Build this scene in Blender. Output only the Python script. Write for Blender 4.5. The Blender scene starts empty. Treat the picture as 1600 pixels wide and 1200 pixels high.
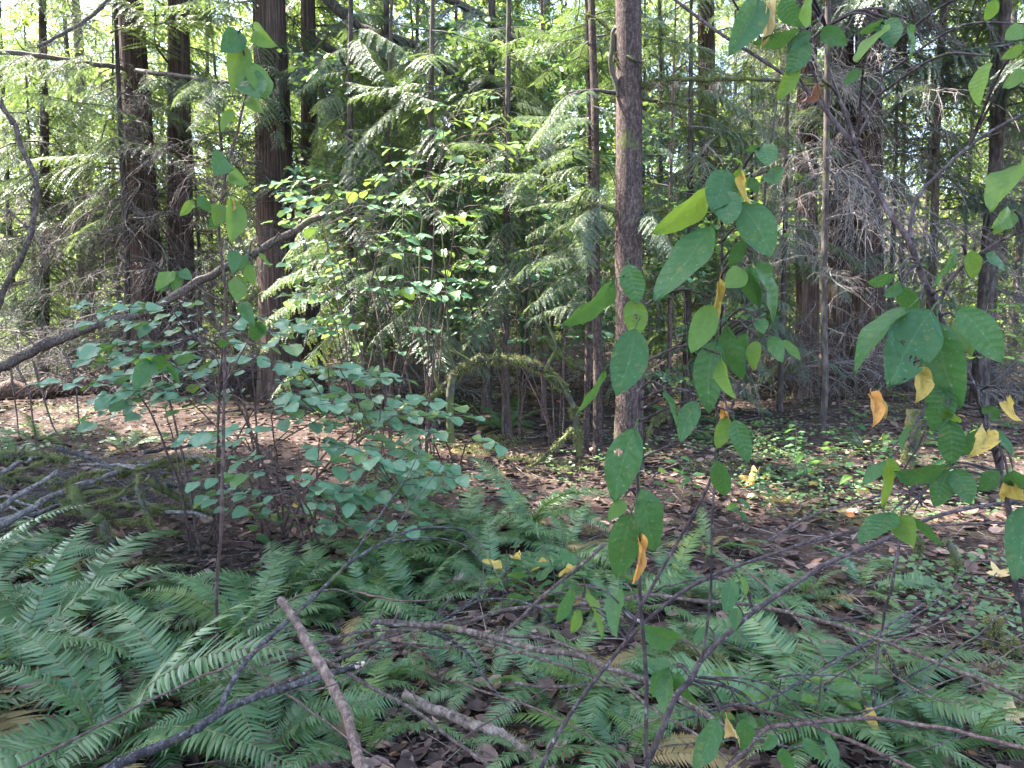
import bpy, math, random
import numpy as np
from mathutils import Vector, Matrix, noise

R = math.radians
sc = bpy.context.scene
col = sc.collection

# ------------------------------------------------------------------ camera, sky, sun, exposure
CAM_H, PITCH, F = 1.6, R(5.9), 1164.0
cd = bpy.data.cameras.new("camera"); cam = bpy.data.objects.new("camera", cd); col.objects.link(cam)
cam.location = (0, 0, CAM_H); cam.rotation_euler = (R(90) - PITCH, 0, 0)
cd.sensor_width = 36; cd.lens = 36 * F / 1600; cd.clip_start = .05; cd.clip_end = 2000
sc.camera = cam
SUN_AZ, SUN_EL = R(-68), R(53)            # 68 degrees to the left of the view, a little in front
w = bpy.data.worlds.new("World"); sc.world = w; w.use_nodes = True
nt = w.node_tree; bg = nt.nodes["Background"]
sky = nt.nodes.new("ShaderNodeTexSky"); sky.sky_type = 'NISHITA'; sky.sun_disc = False
sky.sun_elevation = SUN_EL; sky.sun_rotation = SUN_AZ % (2 * math.pi); sky.air_density = 1.0; sky.dust_density = 2.0
nt.links.new(sky.outputs[0], bg.inputs[0]); bg.inputs[1].default_value = .15
sd = bpy.data.lights.new("sun", 'SUN'); so = bpy.data.objects.new("sun", sd); col.objects.link(so)
sd.energy = 5.0; sd.angle = R(.53); sd.color = (1, .94, .84)
TO_SUN = Vector((math.sin(SUN_AZ) * math.cos(SUN_EL), math.cos(SUN_AZ) * math.cos(SUN_EL), math.sin(SUN_EL)))
so.rotation_euler = TO_SUN.to_track_quat('Z', 'Y').to_euler(); so.location = TO_SUN * 60
vs = sc.view_settings
vs.view_transform = 'Standard'; vs.look = 'None'; vs.gamma = 1; vs.use_curve_mapping = False; vs.exposure = 3.25
cy = sc.cycles
cy.max_bounces = 7; cy.diffuse_bounces = 4; cy.glossy_bounces = 2; cy.transmission_bounces = 5; cy.transparent_max_bounces = 4
cy.caustics_reflective = False; cy.caustics_refractive = False; cy.sample_clamp_indirect = 6; cy.use_denoising = True

# ------------------------------------------------------------------ pixel rays (1600 x 1200 picture)
def ray(u, v):
    a, b = (u - 800) / F, (600 - v) / F
    return Vector((a, math.cos(PITCH) + b * math.sin(PITCH), -math.sin(PITCH) + b * math.cos(PITCH)))
def P(u, v, y):                     # the point of that ray y metres ahead
    d = ray(u, v); return Vector((0, 0, CAM_H)) + d * (y / d.y)
def gh(x, y):                       # height of the forest floor
    s = min(1., max(0., (math.hypot(x, y) - .5) / 3))
    h = .10 * noise.noise((x * .25, y * .25, 3.1)) + .045 * noise.noise((x * .9, y * .9, 7.7)) * s
    h += .018 * noise.noise((x * 3.1, y * 3.1, 1.2))
    far = max(0., y - 26.); h += .0009 * far * far
    return h
def PZ(u, v, z):                    # the point of that ray z metres over flat ground
    d = ray(u, v); t = (z - CAM_H) / d.z; return Vector((0, 0, CAM_H)) + d * t
def G(u, v):
    p = PZ(u, v, 0)
    for _ in range(4): p = PZ(u, v, gh(p.x, p.y))
    return p

# ------------------------------------------------------------------ materials
def mat(name):
    m = bpy.data.materials.new(name); m.use_nodes = True
    return m, m.node_tree, m.node_tree.nodes, m.node_tree.links
def rampnode(n, l, src, stops):
    r = n.new("ShaderNodeValToRGB"); e = r.color_ramp.elements
    while len(e) < len(stops): e.new(.5)
    for k, (p, c) in enumerate(stops): e[k].position = p; e[k].color = (*c, 1)
    l.new(src, r.inputs[0]); return r
def foliage(name, c1, c2, tcol, trans=.38, rough=.42, spec=.5, speck=0., veins=0., blotch=0., bcol=(.14, .13, .035)):
    m, t, n, l = mat(name); n.clear()
    out = n.new("ShaderNodeOutputMaterial"); pr = n.new("ShaderNodeBsdfPrincipled"); tr = n.new("ShaderNodeBsdfTranslucent"); mx = n.new("ShaderNodeMixShader")
    geo = n.new("ShaderNodeNewGeometry"); oi = n.new("ShaderNodeObjectInfo")
    ad = n.new("ShaderNodeMath"); ad.operation = 'MULTIPLY_ADD'; ad.inputs[1].default_value = .5
    l.new(geo.outputs["Random Per Island"], ad.inputs[0])
    hm = n.new("ShaderNodeMath"); hm.operation = 'MULTIPLY'; hm.inputs[1].default_value = .5; l.new(oi.outputs["Random"], hm.inputs[0]); l.new(hm.outputs[0], ad.inputs[2])
    mid = tuple((a + b) / 2 for a, b in zip(c1, c2))
    rp = rampnode(n, l, ad.outputs[0], [(0., c1), (.5, mid), (1., c2)])
    colr = rp.outputs[0]
    tc = n.new("ShaderNodeTexCoord")
    nz = n.new("ShaderNodeTexNoise"); nz.inputs["Scale"].default_value = 9; nz.inputs["Detail"].default_value = 3; l.new(tc.outputs["Object"], nz.inputs["Vector"])
    br = n.new("ShaderNodeMix"); br.data_type = 'RGBA'; br.blend_type = 'MULTIPLY'; br.inputs[0].default_value = .45
    rb = rampnode(n, l, nz.outputs[0], [(.3, (.6, .62, .55)), (.7, (1.25, 1.2, 1.1))])
    l.new(colr, br.inputs[6]); l.new(rb.outputs[0], br.inputs[7]); colr = br.outputs[2]
    if veins:
        uv = n.new("ShaderNodeUVMap"); sp = n.new("ShaderNodeSeparateXYZ"); l.new(uv.outputs[0], sp.inputs[0])
        def mth(op, a, b=None, c=None):
            k = n.new("ShaderNodeMath"); k.operation = op
            for i, x in enumerate((a, b, c)):
                if x is None: continue
                if isinstance(x, (int, float)): k.inputs[i].default_value = x
                else: l.new(x, k.inputs[i])
            return k.outputs[0]
        ux = mth('ABSOLUTE', sp.outputs[0])
        side = mth('FRACT', mth('MULTIPLY', mth('SUBTRACT', sp.outputs[1], mth('MULTIPLY', ux, .22)), 9.))
        dist = mth('ABSOLUTE', mth('SUBTRACT', side, .5))
        vein = mth('MAXIMUM', mth('LESS_THAN', ux, .022), mth('MULTIPLY', mth('GREATER_THAN', dist, .475), .35))
        vm = n.new("ShaderNodeMix"); vm.data_type = 'RGBA'; l.new(mth('MULTIPLY', vein, veins), vm.inputs[0]); l.new(colr, vm.inputs[6])
        vm.inputs[7].default_value = (.16, .24, .10, 1); colr = vm.outputs[2]
        bp = n.new("ShaderNodeBump"); bp.inputs["Strength"].default_value = .22; bp.inputs["Distance"].default_value = .003
        l.new(mth('POWER', mth('SUBTRACT', 1., dist), 3.), bp.inputs["Height"]); l.new(bp.outputs[0], pr.inputs["Normal"])
    if blotch:
        n4 = n.new("ShaderNodeTexNoise"); n4.inputs["Scale"].default_value = 5.5; n4.inputs["Detail"].default_value = 5; n4.inputs["Roughness"].default_value = .65
        va = n.new("ShaderNodeVectorMath"); va.operation = 'ADD'; sc4 = n.new("ShaderNodeVectorMath"); sc4.operation = 'SCALE'; sc4.inputs[0].default_value = (37, 19, 53); l.new(oi.outputs["Random"], sc4.inputs["Scale"]); l.new(tc.outputs["Object"], va.inputs[0]); l.new(sc4.outputs[0], va.inputs[1]); l.new(va.outputs[0], n4.inputs["Vector"])
        r4 = rampnode(n, l, n4.outputs[0], [(.60, (0, 0, 0)), (.66, (blotch,) * 3)]); bm4 = n.new("ShaderNodeMix"); bm4.data_type = 'RGBA'; l.new(r4.outputs[0], bm4.inputs[0]); l.new(colr, bm4.inputs[6]); bm4.inputs[7].default_value = (*bcol, 1); colr = bm4.outputs[2]
    if speck:
        n2 = n.new("ShaderNodeTexNoise"); n2.inputs["Scale"].default_value = 26; n2.inputs["Detail"].default_value = 5; l.new(tc.outputs["Object"], n2.inputs["Vector"])
        r2 = rampnode(n, l, n2.outputs[0], [(.62, (0, 0, 0)), (.70, (speck,) * 3)])
        sm = n.new("ShaderNodeMix"); sm.data_type = 'RGBA'; l.new(r2.outputs[0], sm.inputs[0]); l.new(colr, sm.inputs[6]); sm.inputs[7].default_value = (.22, .28, .18, 1); colr = sm.outputs[2]
    l.new(colr, pr.inputs["Base Color"])
    pr.inputs["Roughness"].default_value = rough; pr.inputs["Specular IOR Level"].default_value = spec
    tm = n.new("ShaderNodeMix"); tm.data_type = 'RGBA'; tm.inputs[0].default_value = .62; l.new(colr, tm.inputs[6]); tm.inputs[7].default_value = (*tcol, 1)
    l.new(tm.outputs[2], tr.inputs["Color"])
    mx.inputs[0].default_value = trans; l.new(pr.outputs[0], mx.inputs[1]); l.new(tr.outputs[0], mx.inputs[2]); l.new(mx.outputs[0], out.inputs[0])
    return m
def bark(name, dark, light, sx=22., sz=1.6, moss=0., bump=.6, lichen=0., rough=.9):
    m, t, n, l = mat(name); pr = n["Principled BSDF"]
    tc = n.new("ShaderNodeTexCoord"); mp = n.new("ShaderNodeMapping"); mp.inputs["Scale"].default_value = (sx, sx, sz); l.new(tc.outputs["Object"], mp.inputs[0])
    nz = n.new("ShaderNodeTexNoise"); nz.inputs["Scale"].default_value = 1; nz.inputs["Detail"].default_value = 7; nz.inputs["Roughness"].default_value = .68; l.new(mp.outputs[0], nz.inputs["Vector"])
    rp = rampnode(n, l, nz.outputs[0], [(.32, tuple(c * .45 for c in dark)), (.48, dark), (.66, light)])
    c = rp.outputs[0]
    n3 = n.new("ShaderNodeTexNoise"); n3.inputs["Scale"].default_value = 2.3; n3.inputs["Detail"].default_value = 4; l.new(tc.outputs["Object"], n3.inputs["Vector"])
    mv = n.new("ShaderNodeMix"); mv.data_type = 'RGBA'; mv.blend_type = 'MULTIPLY'; mv.inputs[0].default_value = .6
    r3 = rampnode(n, l, n3.outputs[0], [(.35, (.6, .58, .56)), (.65, (1.25, 1.2, 1.18))]); l.new(c, mv.inputs[6]); l.new(r3.outputs[0], mv.inputs[7]); c = mv.outputs[2]
    for amt, scale, colr in ((lichen, 70., (.30, .30, .27)), (moss, 5., (.09, .11, .025))):
        if amt:
            n2 = n.new("ShaderNodeTexNoise"); n2.inputs["Scale"].default_value = scale; n2.inputs["Detail"].default_value = 6; l.new(tc.outputs["Object"], n2.inputs["Vector"])
            r2 = rampnode(n, l, n2.outputs[0], [(.66 - .3 * amt, (0, 0, 0)), (.78 - .3 * amt, (.7,) * 3)])
            mm = n.new("ShaderNodeMix"); mm.data_type = 'RGBA'; l.new(r2.outputs[0], mm.inputs[0]); l.new(c, mm.inputs[6]); mm.inputs[7].default_value = (*colr, 1); c = mm.outputs[2]
    l.new(c, pr.inputs["Base Color"]); pr.inputs["Roughness"].default_value = rough; pr.inputs["Specular IOR Level"].default_value = .25
    bp = n.new("ShaderNodeBump"); bp.inputs["Strength"].default_value = bump; bp.inputs["Distance"].default_value = .02; l.new(nz.outputs[0], bp.inputs["Height"]); l.new(bp.outputs[0], pr.inputs["Normal"])
    return m
def islandmat(name, stops, rough=.85):
    m, t, n, l = mat(name); pr = n["Principled BSDF"]; geo = n.new("ShaderNodeNewGeometry")
    rp = rampnode(n, l, geo.outputs["Random Per Island"], stops)
    tc = n.new("ShaderNodeTexCoord"); nz = n.new("ShaderNodeTexNoise"); nz.inputs["Scale"].default_value = 35; nz.inputs["Detail"].default_value = 4; l.new(tc.outputs["Object"], nz.inputs["Vector"])
    mv = n.new("ShaderNodeMix"); mv.data_type = 'RGBA'; mv.blend_type = 'MULTIPLY'; mv.inputs[0].default_value = .7
    r3 = rampnode(n, l, nz.outputs[0], [(.3, (.55, .52, .5)), (.7, (1.3, 1.25, 1.2))]); l.new(rp.outputs[0], mv.inputs[6]); l.new(r3.outputs[0], mv.inputs[7])
    l.new(mv.outputs[2], pr.inputs["Base Color"]); pr.inputs["Roughness"].default_value = rough; pr.inputs["Specular IOR Level"].default_value = .3
    return m
def soilmat():
    m, t, n, l = mat("forest_soil"); pr = n["Principled BSDF"]; tc = n.new("ShaderNodeTexCoord")
    def nz(s, d, r=.6):
        k = n.new("ShaderNodeTexNoise"); k.inputs["Scale"].default_value = s; k.inputs["Detail"].default_value = d; k.inputs["Roughness"].default_value = r; l.new(tc.outputs["Object"], k.inputs["Vector"]); return k
    a = nz(28, 8, .75); b = nz(1.1, 5); g = nz(.55, 5, .65)
    ra = rampnode(n, l, a.outputs[0], [(.28, (.016, .011, .009)), (.5, (.05, .035, .029)), (.72, (.125, .088, .074))])
    mx = n.new("ShaderNodeMix"); mx.data_type = 'RGBA'; mx.blend_type = 'MULTIPLY'; mx.inputs[0].default_value = .7
    rb = rampnode(n, l, b.outputs[0], [(.35, (.55, .5, .48)), (.65, (1.35, 1.2, 1.15))]); l.new(ra.outputs[0], mx.inputs[6]); l.new(rb.outputs[0], mx.inputs[7])
    mg = n.new("ShaderNodeMix"); mg.data_type = 'RGBA'; rg = rampnode(n, l, g.outputs[0], [(.54, (0, 0, 0)), (.64, (.6,) * 3)])
    l.new(rg.outputs[0], mg.inputs[0]); l.new(mx.outputs[2], mg.inputs[6]); mg.inputs[7].default_value = (.06, .07, .018, 1)
    l.new(mg.outputs[2], pr.inputs["Base Color"]); pr.inputs["Roughness"].default_value = .95; pr.inputs["Specular IOR Level"].default_value = .15
    bp = n.new("ShaderNodeBump"); bp.inputs["Strength"].default_value = .9; bp.inputs["Distance"].default_value = .03; l.new(a.outputs[0], bp.inputs["Height"]); l.new(bp.outputs[0], pr.inputs["Normal"])
    return m
M = {
 'cedar_bark': bark('cedar_bark', (.078, .052, .043), (.19, .132, .112), 34, 1.3, moss=.06, bump=1.),
 'alder_bark': bark('alder_bark', (.050, .033, .029), (.125, .088, .078), 44, 18, lichen=.14, moss=.20, bump=.8),
 'fir_bark': bark('fir_bark', (.055, .044, .040), (.14, .11, .10), 20, 5, moss=.2, bump=.9),
 'pale_bark': bark('pale_bark', (.11, .08, .062), (.22, .17, .135), 36, 10, moss=.1, lichen=.2),
 'far_bark': bark('far_bark', (.06, .05, .045), (.14, .115, .105), 14, 2.),
 'dead_twig': bark('dead_twig', (.11, .095, .09), (.27, .235, .225), 40, 40, lichen=.3),
 'grey_twig': bark('grey_twig', (.20, .175, .165), (.42, .38, .36), 40, 40),
 'branch_bark': bark('branch_bark', (.070, .050, .042), (.17, .128, .112), 60, 30, lichen=.16, moss=.14),
 'black_bark': bark('black_bark', (.035, .03, .032), (.12, .105, .11), 50, 30, moss=.28, lichen=.15),
 'brown_stick': bark('brown_stick', (.13, .088, .07), (.27, .20, .165), 60, 14, moss=.15),
 'pale_wood': bark('pale_wood', (.13, .098, .08), (.29, .228, .19), 40, 20, moss=.3),
 'fresh_wood': bark('fresh_wood', (.45, .33, .24), (.65, .52, .41), 60, 60),
 'log_wood': bark('log_wood', (.10, .06, .048), (.25, .165, .13), 30, 30, bump=.9),
 'oso_stem': bark('oso_stem', (.045, .032, .034), (.115, .09, .092), 70, 30, lichen=.12),
 'thin_stem': bark('thin_stem', (.08, .05, .045), (.17, .115, .105), 60, 30),
 'mossy_bark': bark('mossy_bark', (.05, .045, .035), (.11, .10, .08), 30, 10, moss=.75),
 'cedar_leaf': foliage('cedar_leaf', (.055, .098, .062), (.105, .165, .095), (.24, .34, .06), .38, .38),
 'cedar_dark': foliage('cedar_dark', (.042, .075, .048), (.085, .13, .075), (.19, .27, .05), .34, .42),
 'maple_leaf': foliage('maple_leaf', (.08, .140, .038), (.145, .205, .065), (.36, .48, .09), .52, .45),
 'far_leaf': foliage('far_leaf', (.09, .155, .045), (.165, .225, .08), (.38, .50, .11), .55, .5),
 'hazel_leaf': foliage('hazel_leaf', (.070, .165, .095), (.115, .225, .13), (.22, .36, .05), .34, .40, .5, veins=.35, blotch=.4, bcol=(.16, .17, .05)),
 'hazel_young': foliage('hazel_young', (.065, .14, .045), (.11, .19, .05), (.26, .40, .05), .40, .4, .5, veins=.3),
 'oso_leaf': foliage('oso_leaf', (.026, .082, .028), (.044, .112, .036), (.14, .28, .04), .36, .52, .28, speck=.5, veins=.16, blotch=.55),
 'oso_backlit': foliage('oso_backlit', (.065, .145, .026), (.10, .18, .035), (.30, .42, .04), .5, .5, .3, speck=.3, veins=.25),  # osoberry leaf again, yellow-green of sun shining through put into its colour
 'yellow_leaf': foliage('yellow_leaf', (.42, .29, .06), (.50, .37, .11), (.6, .42, .08), .35, .55, .3, veins=.15, blotch=.8, bcol=(.20, .09, .03)),
 'tan_leaf': foliage('tan_leaf', (.50, .36, .15), (.56, .42, .22), (.6, .42, .15), .35, .6, .3),
 'orange_leaf': foliage('orange_leaf', (.46, .20, .05), (.55, .28, .08), (.6, .3, .06), .3, .6, .3, blotch=.8, bcol=(.18, .07, .03)),
 'brown_leaf': foliage('brown_leaf', (.20, .095, .06), (.32, .17, .12), (.35, .17, .1), .2, .6, .3),
 'pink_leaf': foliage('pink_leaf', (.38, .25, .20), (.48, .34, .28), (.4, .25, .18), .2, .6, .3),
 'fern_leaf': foliage('fern_leaf', (.034, .088, .034), (.11, .19, .075), (.21, .34, .06), .32, .36, .5),
 'fern_young': foliage('fern_young', (.09, .17, .04), (.13, .21, .05), (.32, .44, .06), .42, .4, .5),
 'fern_old': foliage('fern_old', (.20, .15, .06), (.30, .22, .10), (.3, .22, .08), .3, .6, .3),
 'fern_rachis': bark('fern_rachis', (.10, .10, .045), (.17, .16, .075), 60, 30),
 'ground_leaf': foliage('ground_leaf', (.06, .125, .05), (.13, .21, .09), (.30, .42, .08), .38, .45),
 'moss': foliage('moss', (.105, .108, .040), (.21, .21, .09), (.22, .22, .07), .25, .8, .2),
 'litter': islandmat('litter', [(0., (.032, .02, .016)), (.45, (.07, .043, .034)), (.8, (.135, .086, .068)), (.95, (.25, .17, .14)), (1., (.26, .11, .04))]),
 'twig_litter': islandmat('twig_litter', [(0., (.045, .033, .028)), (.6, (.13, .095, .08)), (1., (.30, .245, .22))]),
 'soil': soilmat(),
}

# ------------------------------------------------------------------ mesh helpers
class MB:
    def __init__(s): s.v = []; s.f = []; s.uv = []; s.n = 0; s.mi = []
    def add(s, V, Fc, uv=None, mi=0):
        V = np.asarray(V, float).reshape(-1, 3); Fc = np.asarray(Fc, int)
        s.v.append(V); s.f.append(Fc + s.n); s.n += len(V)
        s.uv.append(np.zeros((len(V), 2)) if uv is None else np.asarray(uv, float)); s.mi.append(np.full(len(Fc), mi))
    def tube(s, pts, rad, seg=6, mi=0, cap=True, rough=0.):
        pts = np.asarray([tuple(p) for p in pts], float); n = len(pts); rad = np.broadcast_to(np.asarray(rad, float), (n,))
        t = np.gradient(pts, axis=0); t /= np.linalg.norm(t, axis=1)[:, None] + 1e-12
        a = np.array([0, 0, 1.]) if abs(t[0][2]) < .9 else np.array([1., 0, 0])
        u = np.cross(t[0], a); u /= np.linalg.norm(u); V = []
        th = np.arange(seg) * 2 * math.pi / seg
        for i in range(n):
            u = u - t[i] * np.dot(u, t[i]); u /= np.linalg.norm(u) + 1e-12; b = np.cross(t[i], u)
            rr = rad[i] * (1 + rough * np.array([noise.noise((math.cos(a_) * 1.3 + n, math.sin(a_) * 1.3, i * .55)) * 1.6 + noise.noise((math.cos(a_) * 3 + n, math.sin(a_) * 3, i * 1.7)) for a_ in th])) if rough else np.full(seg, rad[i])
            V.append(pts[i] + rr[:, None] * (np.cos(th)[:, None] * u + np.sin(th)[:, None] * b))
        V = np.concatenate(V); i = np.arange(n - 1)[:, None] * seg; j = np.arange(seg)[None]; k = (j + 1) % seg
        s.add(V, np.stack([i + j, i + k, i + seg + k, i + seg + j], -1).reshape(-1, 4), mi=mi)
        if cap:
            for ri, fl in ((0, 1), (n - 1, 0)):
                ring = V[ri * seg:(ri + 1) * seg]; c = pts[ri][None]
                q = np.array([[seg, (x + 1) % seg, x] if fl else [seg, x, (x + 1) % seg] for x in range(seg)])
                s.add(np.concatenate([ring, c]), q, mi=mi)
    def scatter(s, TV, TF, Rm, S, Pn, tuv=None, mi=0):
        n = len(Pn); S = np.asarray(S, float)
        if S.ndim == 1: S = np.repeat(S[:, None], 3, 1)
        V = np.einsum('nij,nkj->nki', Rm, TV[None] * S[:, None, :]) + Pn[:, None, :]
        Fc = (TF[None] + (np.arange(n) * len(TV))[:, None, None]).reshape(-1, TF.shape[1])
        s.add(V.reshape(-1, 3), Fc, None if tuv is None else np.tile(tuv, (n, 1)), mi)
    def mesh(s, name, mats, smooth=True, uv=False):
        me = bpy.data.meshes.new(name); V = np.concatenate(s.v); me.vertices.add(len(V)); me.vertices.foreach_set('co', V.ravel())
        lv = np.concatenate([f.ravel() for f in s.f]); tot = np.concatenate([np.full(len(f), f.shape[1]) for f in s.f]); st = np.concatenate([[0], np.cumsum(tot)[:-1]])
        me.loops.add(len(lv)); me.loops.foreach_set('vertex_index', lv.astype(np.int32)); me.polygons.add(len(tot))
        me.polygons.foreach_set('loop_start', st.astype(np.int32)); me.polygons.foreach_set('loop_total', tot.astype(np.int32))
        me.polygons.foreach_set('material_index', np.concatenate(s.mi).astype(np.int32)); me.polygons.foreach_set('use_smooth', np.full(len(tot), smooth))
        if uv:
            U = np.concatenate(s.uv); lay = me.uv_layers.new(name='uv'); lay.data.foreach_set('uv', U[lv].ravel())
        for m in (mats if isinstance(mats, (list, tuple)) else [mats]): me.materials.append(M[m] if isinstance(m, str) else m)
        me.update(); me.validate(); return me
def obj(name, me, parent=None, loc=None, mtx=None):
    o = bpy.data.objects.new(name, me); col.objects.link(o)
    if parent is not None: o.parent = parent
    if loc is not None: o.location = loc
    if mtx is not None: o.matrix_basis = mtx
    return o
def thing(name, label, cat, loc=(0, 0, 0), group=None):
    o = bpy.data.objects.new(name, None); col.objects.link(o); o.location = loc; o.empty_display_size = .1
    return tag(o, label, cat, group)
def tag(o, label, cat, group=None):
    o['label'] = label; o['category'] = cat
    if group: o['group'] = group
    return o
def frames(D, N):                   # local Y along D, local Z near N
    D = D / (np.linalg.norm(D, axis=1)[:, None] + 1e-12); X = np.cross(D, N); X /= np.linalg.norm(X, axis=1)[:, None] + 1e-12
    Z = np.cross(X, D); return np.stack([X, D, Z], -1)
def smooth(pts, per=6):             # Catmull-Rom through the points
    p = [Vector(q) for q in pts]; p = [p[0] * 2 - p[1]] + p + [p[-1] * 2 - p[-2]]; out = []
    for i in range(1, len(p) - 2):
        a, b, c, d = p[i - 1:i + 3]
        for k in range(per):
            t = k / per; out.append(.5 * ((2 * b) + (c - a) * t + (2 * a - 5 * b + 4 * c - d) * t * t + (3 * b - a - 3 * c + d) * t ** 3))
    return out + [p[-2]]
def lerp(a, b, t): return a + (b - a) * t
def rough_line(pts, amp, seed, per=6):
    q = smooth(pts, per)
    return [p + Vector(noise.noise_vector((p.x * 6 + seed, p.y * 6, p.z * 6))) * amp for p in q]

# leaf templates -----------------------------------------------------
DIA = (np.array([[0, 0, 0], [.5, .45, .06], [0, 1, 0], [-.5, .45, .06]]), np.array([[0, 1, 2, 3]]))
HEXL = (np.array([[0, 0, 0], [.42, .25, .05], [.5, .6, .03], [0, 1, -.1], [-.5, .6, .03], [-.42, .25, .05], [0, .45, -.05]]),
        np.array([[0, 1, 6], [1, 2, 6], [2, 3, 6], [3, 4, 6], [4, 5, 6], [5, 0, 6]]))
def leaf_grid(seed, wfun, nx=6, ny=12, fold=.12, curl=.15, wave=.03, serr=0., twist=0., hole=None, aspect=.45):
    rg = random.Random(seed); V = []; U = []; Fc = []
    ph = rg.uniform(0, 6)
    for j in range(ny + 1):
        t = j / ny; w_ = wfun(t) * aspect * .5
        if serr and 0 < j < ny: w_ *= 1 + serr * (1 if j % 2 else -1)
        for i in range(nx + 1):
            s = i / nx * 2 - 1; x = s * w_
            z = fold * abs(s) * w_ * 2 - curl * t * t + wave * math.sin(t * 9 + s * 2 + ph) * abs(s) + .5 * wave * math.sin(t * 17 + s * 5 + ph)
            a = twist * t; x, z = x * math.cos(a) - z * math.sin(a), x * math.sin(a) + z * math.cos(a)
            y = t - .05 * abs(s) * w_
            V.append((x + .04 * math.sin(t * 3 + ph), y, z)); U.append((s * .5 * 1.0, t))
    for j in range(ny):
        for i in range(nx):
            if hole and any(((i + .5) / nx - hx) ** 2 / ax ** 2 + ((j + .5) / ny - hy) ** 2 / ay ** 2 < 1 + .5 * math.sin(i * 2.1 + j) for hx, hy, ax, ay in hole): continue
            a = j * (nx + 1) + i; Fc.append((a, a + 1, a + nx + 2, a + nx + 1))
    return V, Fc, U
def leaf_mesh(name, m, seed, wfun, petiole=.16, **kw):
    V, Fc, U = leaf_grid(seed, wfun, **kw); b = MB(); b.add(V, Fc, U)
    v0 = V[0:1]; x0 = .04 * math.sin(random.Random(seed).uniform(0, 6))
    b.tube([(x0 - .02, -petiole, .03), (x0, -petiole * .5, .0), (x0, .02, 0)], [.012, .011, .009], 4)
    return b.mesh(name, m, uv=True)
ell = lambda t: math.sin(math.pi * min(1, max(0.0, t)) ** .85) ** .72 if 0 < t < 1 else .02
ovate = lambda t: (math.sin(math.pi * t ** .82) ** .62) if 0 < t < 1 else .02
OSO = {}
for k, mn in (('g', 'oso_leaf'), ('l', 'oso_backlit')):
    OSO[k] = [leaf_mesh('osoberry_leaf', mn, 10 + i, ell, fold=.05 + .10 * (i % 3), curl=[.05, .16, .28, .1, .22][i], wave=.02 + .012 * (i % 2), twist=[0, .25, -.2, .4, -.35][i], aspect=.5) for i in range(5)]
OSO['hole'] = [leaf_mesh('osoberry_leaf', 'oso_leaf', 31, ell, nx=26, ny=44, hole=((.70, .36, .12, .045), (.62, .345, .06, .03)), fold=.06, curl=.1, aspect=.5)]
OSO['bite'] = [leaf_mesh('osoberry_leaf', 'oso_leaf', 32, ell, nx=26, ny=44, hole=((.0, .62, .34, .05), (.62, .5, .05, .02), (.12, .86, .04, .015)), fold=.06, curl=.1, aspect=.55)]
for k, mn in (('y', 'yellow_leaf'), ('t', 'tan_leaf'), ('o', 'orange_leaf'), ('b', 'brown_leaf')):
    OSO[k] = [leaf_mesh('withered_leaf', mn, 40 + i, ell, fold=.55, curl=.25, wave=.09, twist=[.9, -1.2, .5][i], aspect=.42) for i in range(3)]
HAZEL = {k: [leaf_mesh('hazel_leaf', mn, 60 + i, ovate, nx=6, ny=11, fold=.10, curl=[.06, .14, .22, .1][i], wave=.025, serr=.06, aspect=.74, petiole=.14) for i in range(4)] for k, mn in (('g', 'hazel_leaf'), ('l', 'hazel_young'))}
def maple_leaf_mesh(name, m, seed):
    rg = random.Random(seed); b = MB(); V = [(0, 0, 0)]; n = 40
    for i in range(n):
        a = i / n * 2 * math.pi - math.pi / 2; c = abs(((i / n * 5 + .5) % 1) - .5) * 2
        r = .55 * (.42 + .58 * (1 - c) ** 1.2) * (1.15 - .25 * math.sin(a) * -1 if True else 1) * rg.uniform(.88, 1.1)
        if i == 0: r *= .3
        V.append((r * math.cos(a), r * math.sin(a) + .3, .16 * r * math.sin(a * 2.3 + seed) + .22 * r * r * 2 + rg.uniform(-.02, .02)))
    V[0] = (0, .3, .0)
    b.add(V, [(0, i + 1, (i + 1) % n + 1) for i in range(n)]); b.tube([(0, -.35, .05), (.03, -.1, .03), (0, .12, .01)], [.012, .012, .01], 4)
    return b.mesh(name, m)

# ------------------------------------------------------------------ ground
def axis(lo, hi, fine_lo, fine_hi, step, grow):
    a = list(np.arange(fine_lo, fine_hi, step)); s = step; x = fine_hi
    while x < hi: a.append(x); s *= grow; x += s
    a.append(hi); s = step; x = fine_lo - step
    while x > lo: a.insert(0, x); s *= grow; x -= s
    a.insert(0, lo); return np.array(a)
xs = axis(-160, 160, -4.5, 4.5, .06, 1.06); ys = axis(-60, 220, 1.5, 9, .06, 1.055)
gv = np.array([(x, y, gh(x, y)) for y in ys for x in xs]); nx = len(xs)
ii = (np.arange(len(ys) - 1)[:, None] * nx + np.arange(nx - 1)[None]).ravel()
b = MB(); b.add(gv, np.stack([ii, ii + 1, ii + nx + 1, ii + nx], -1)); g = obj('ground', b.mesh('ground', 'soil')); g['kind'] = 'structure'

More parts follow.
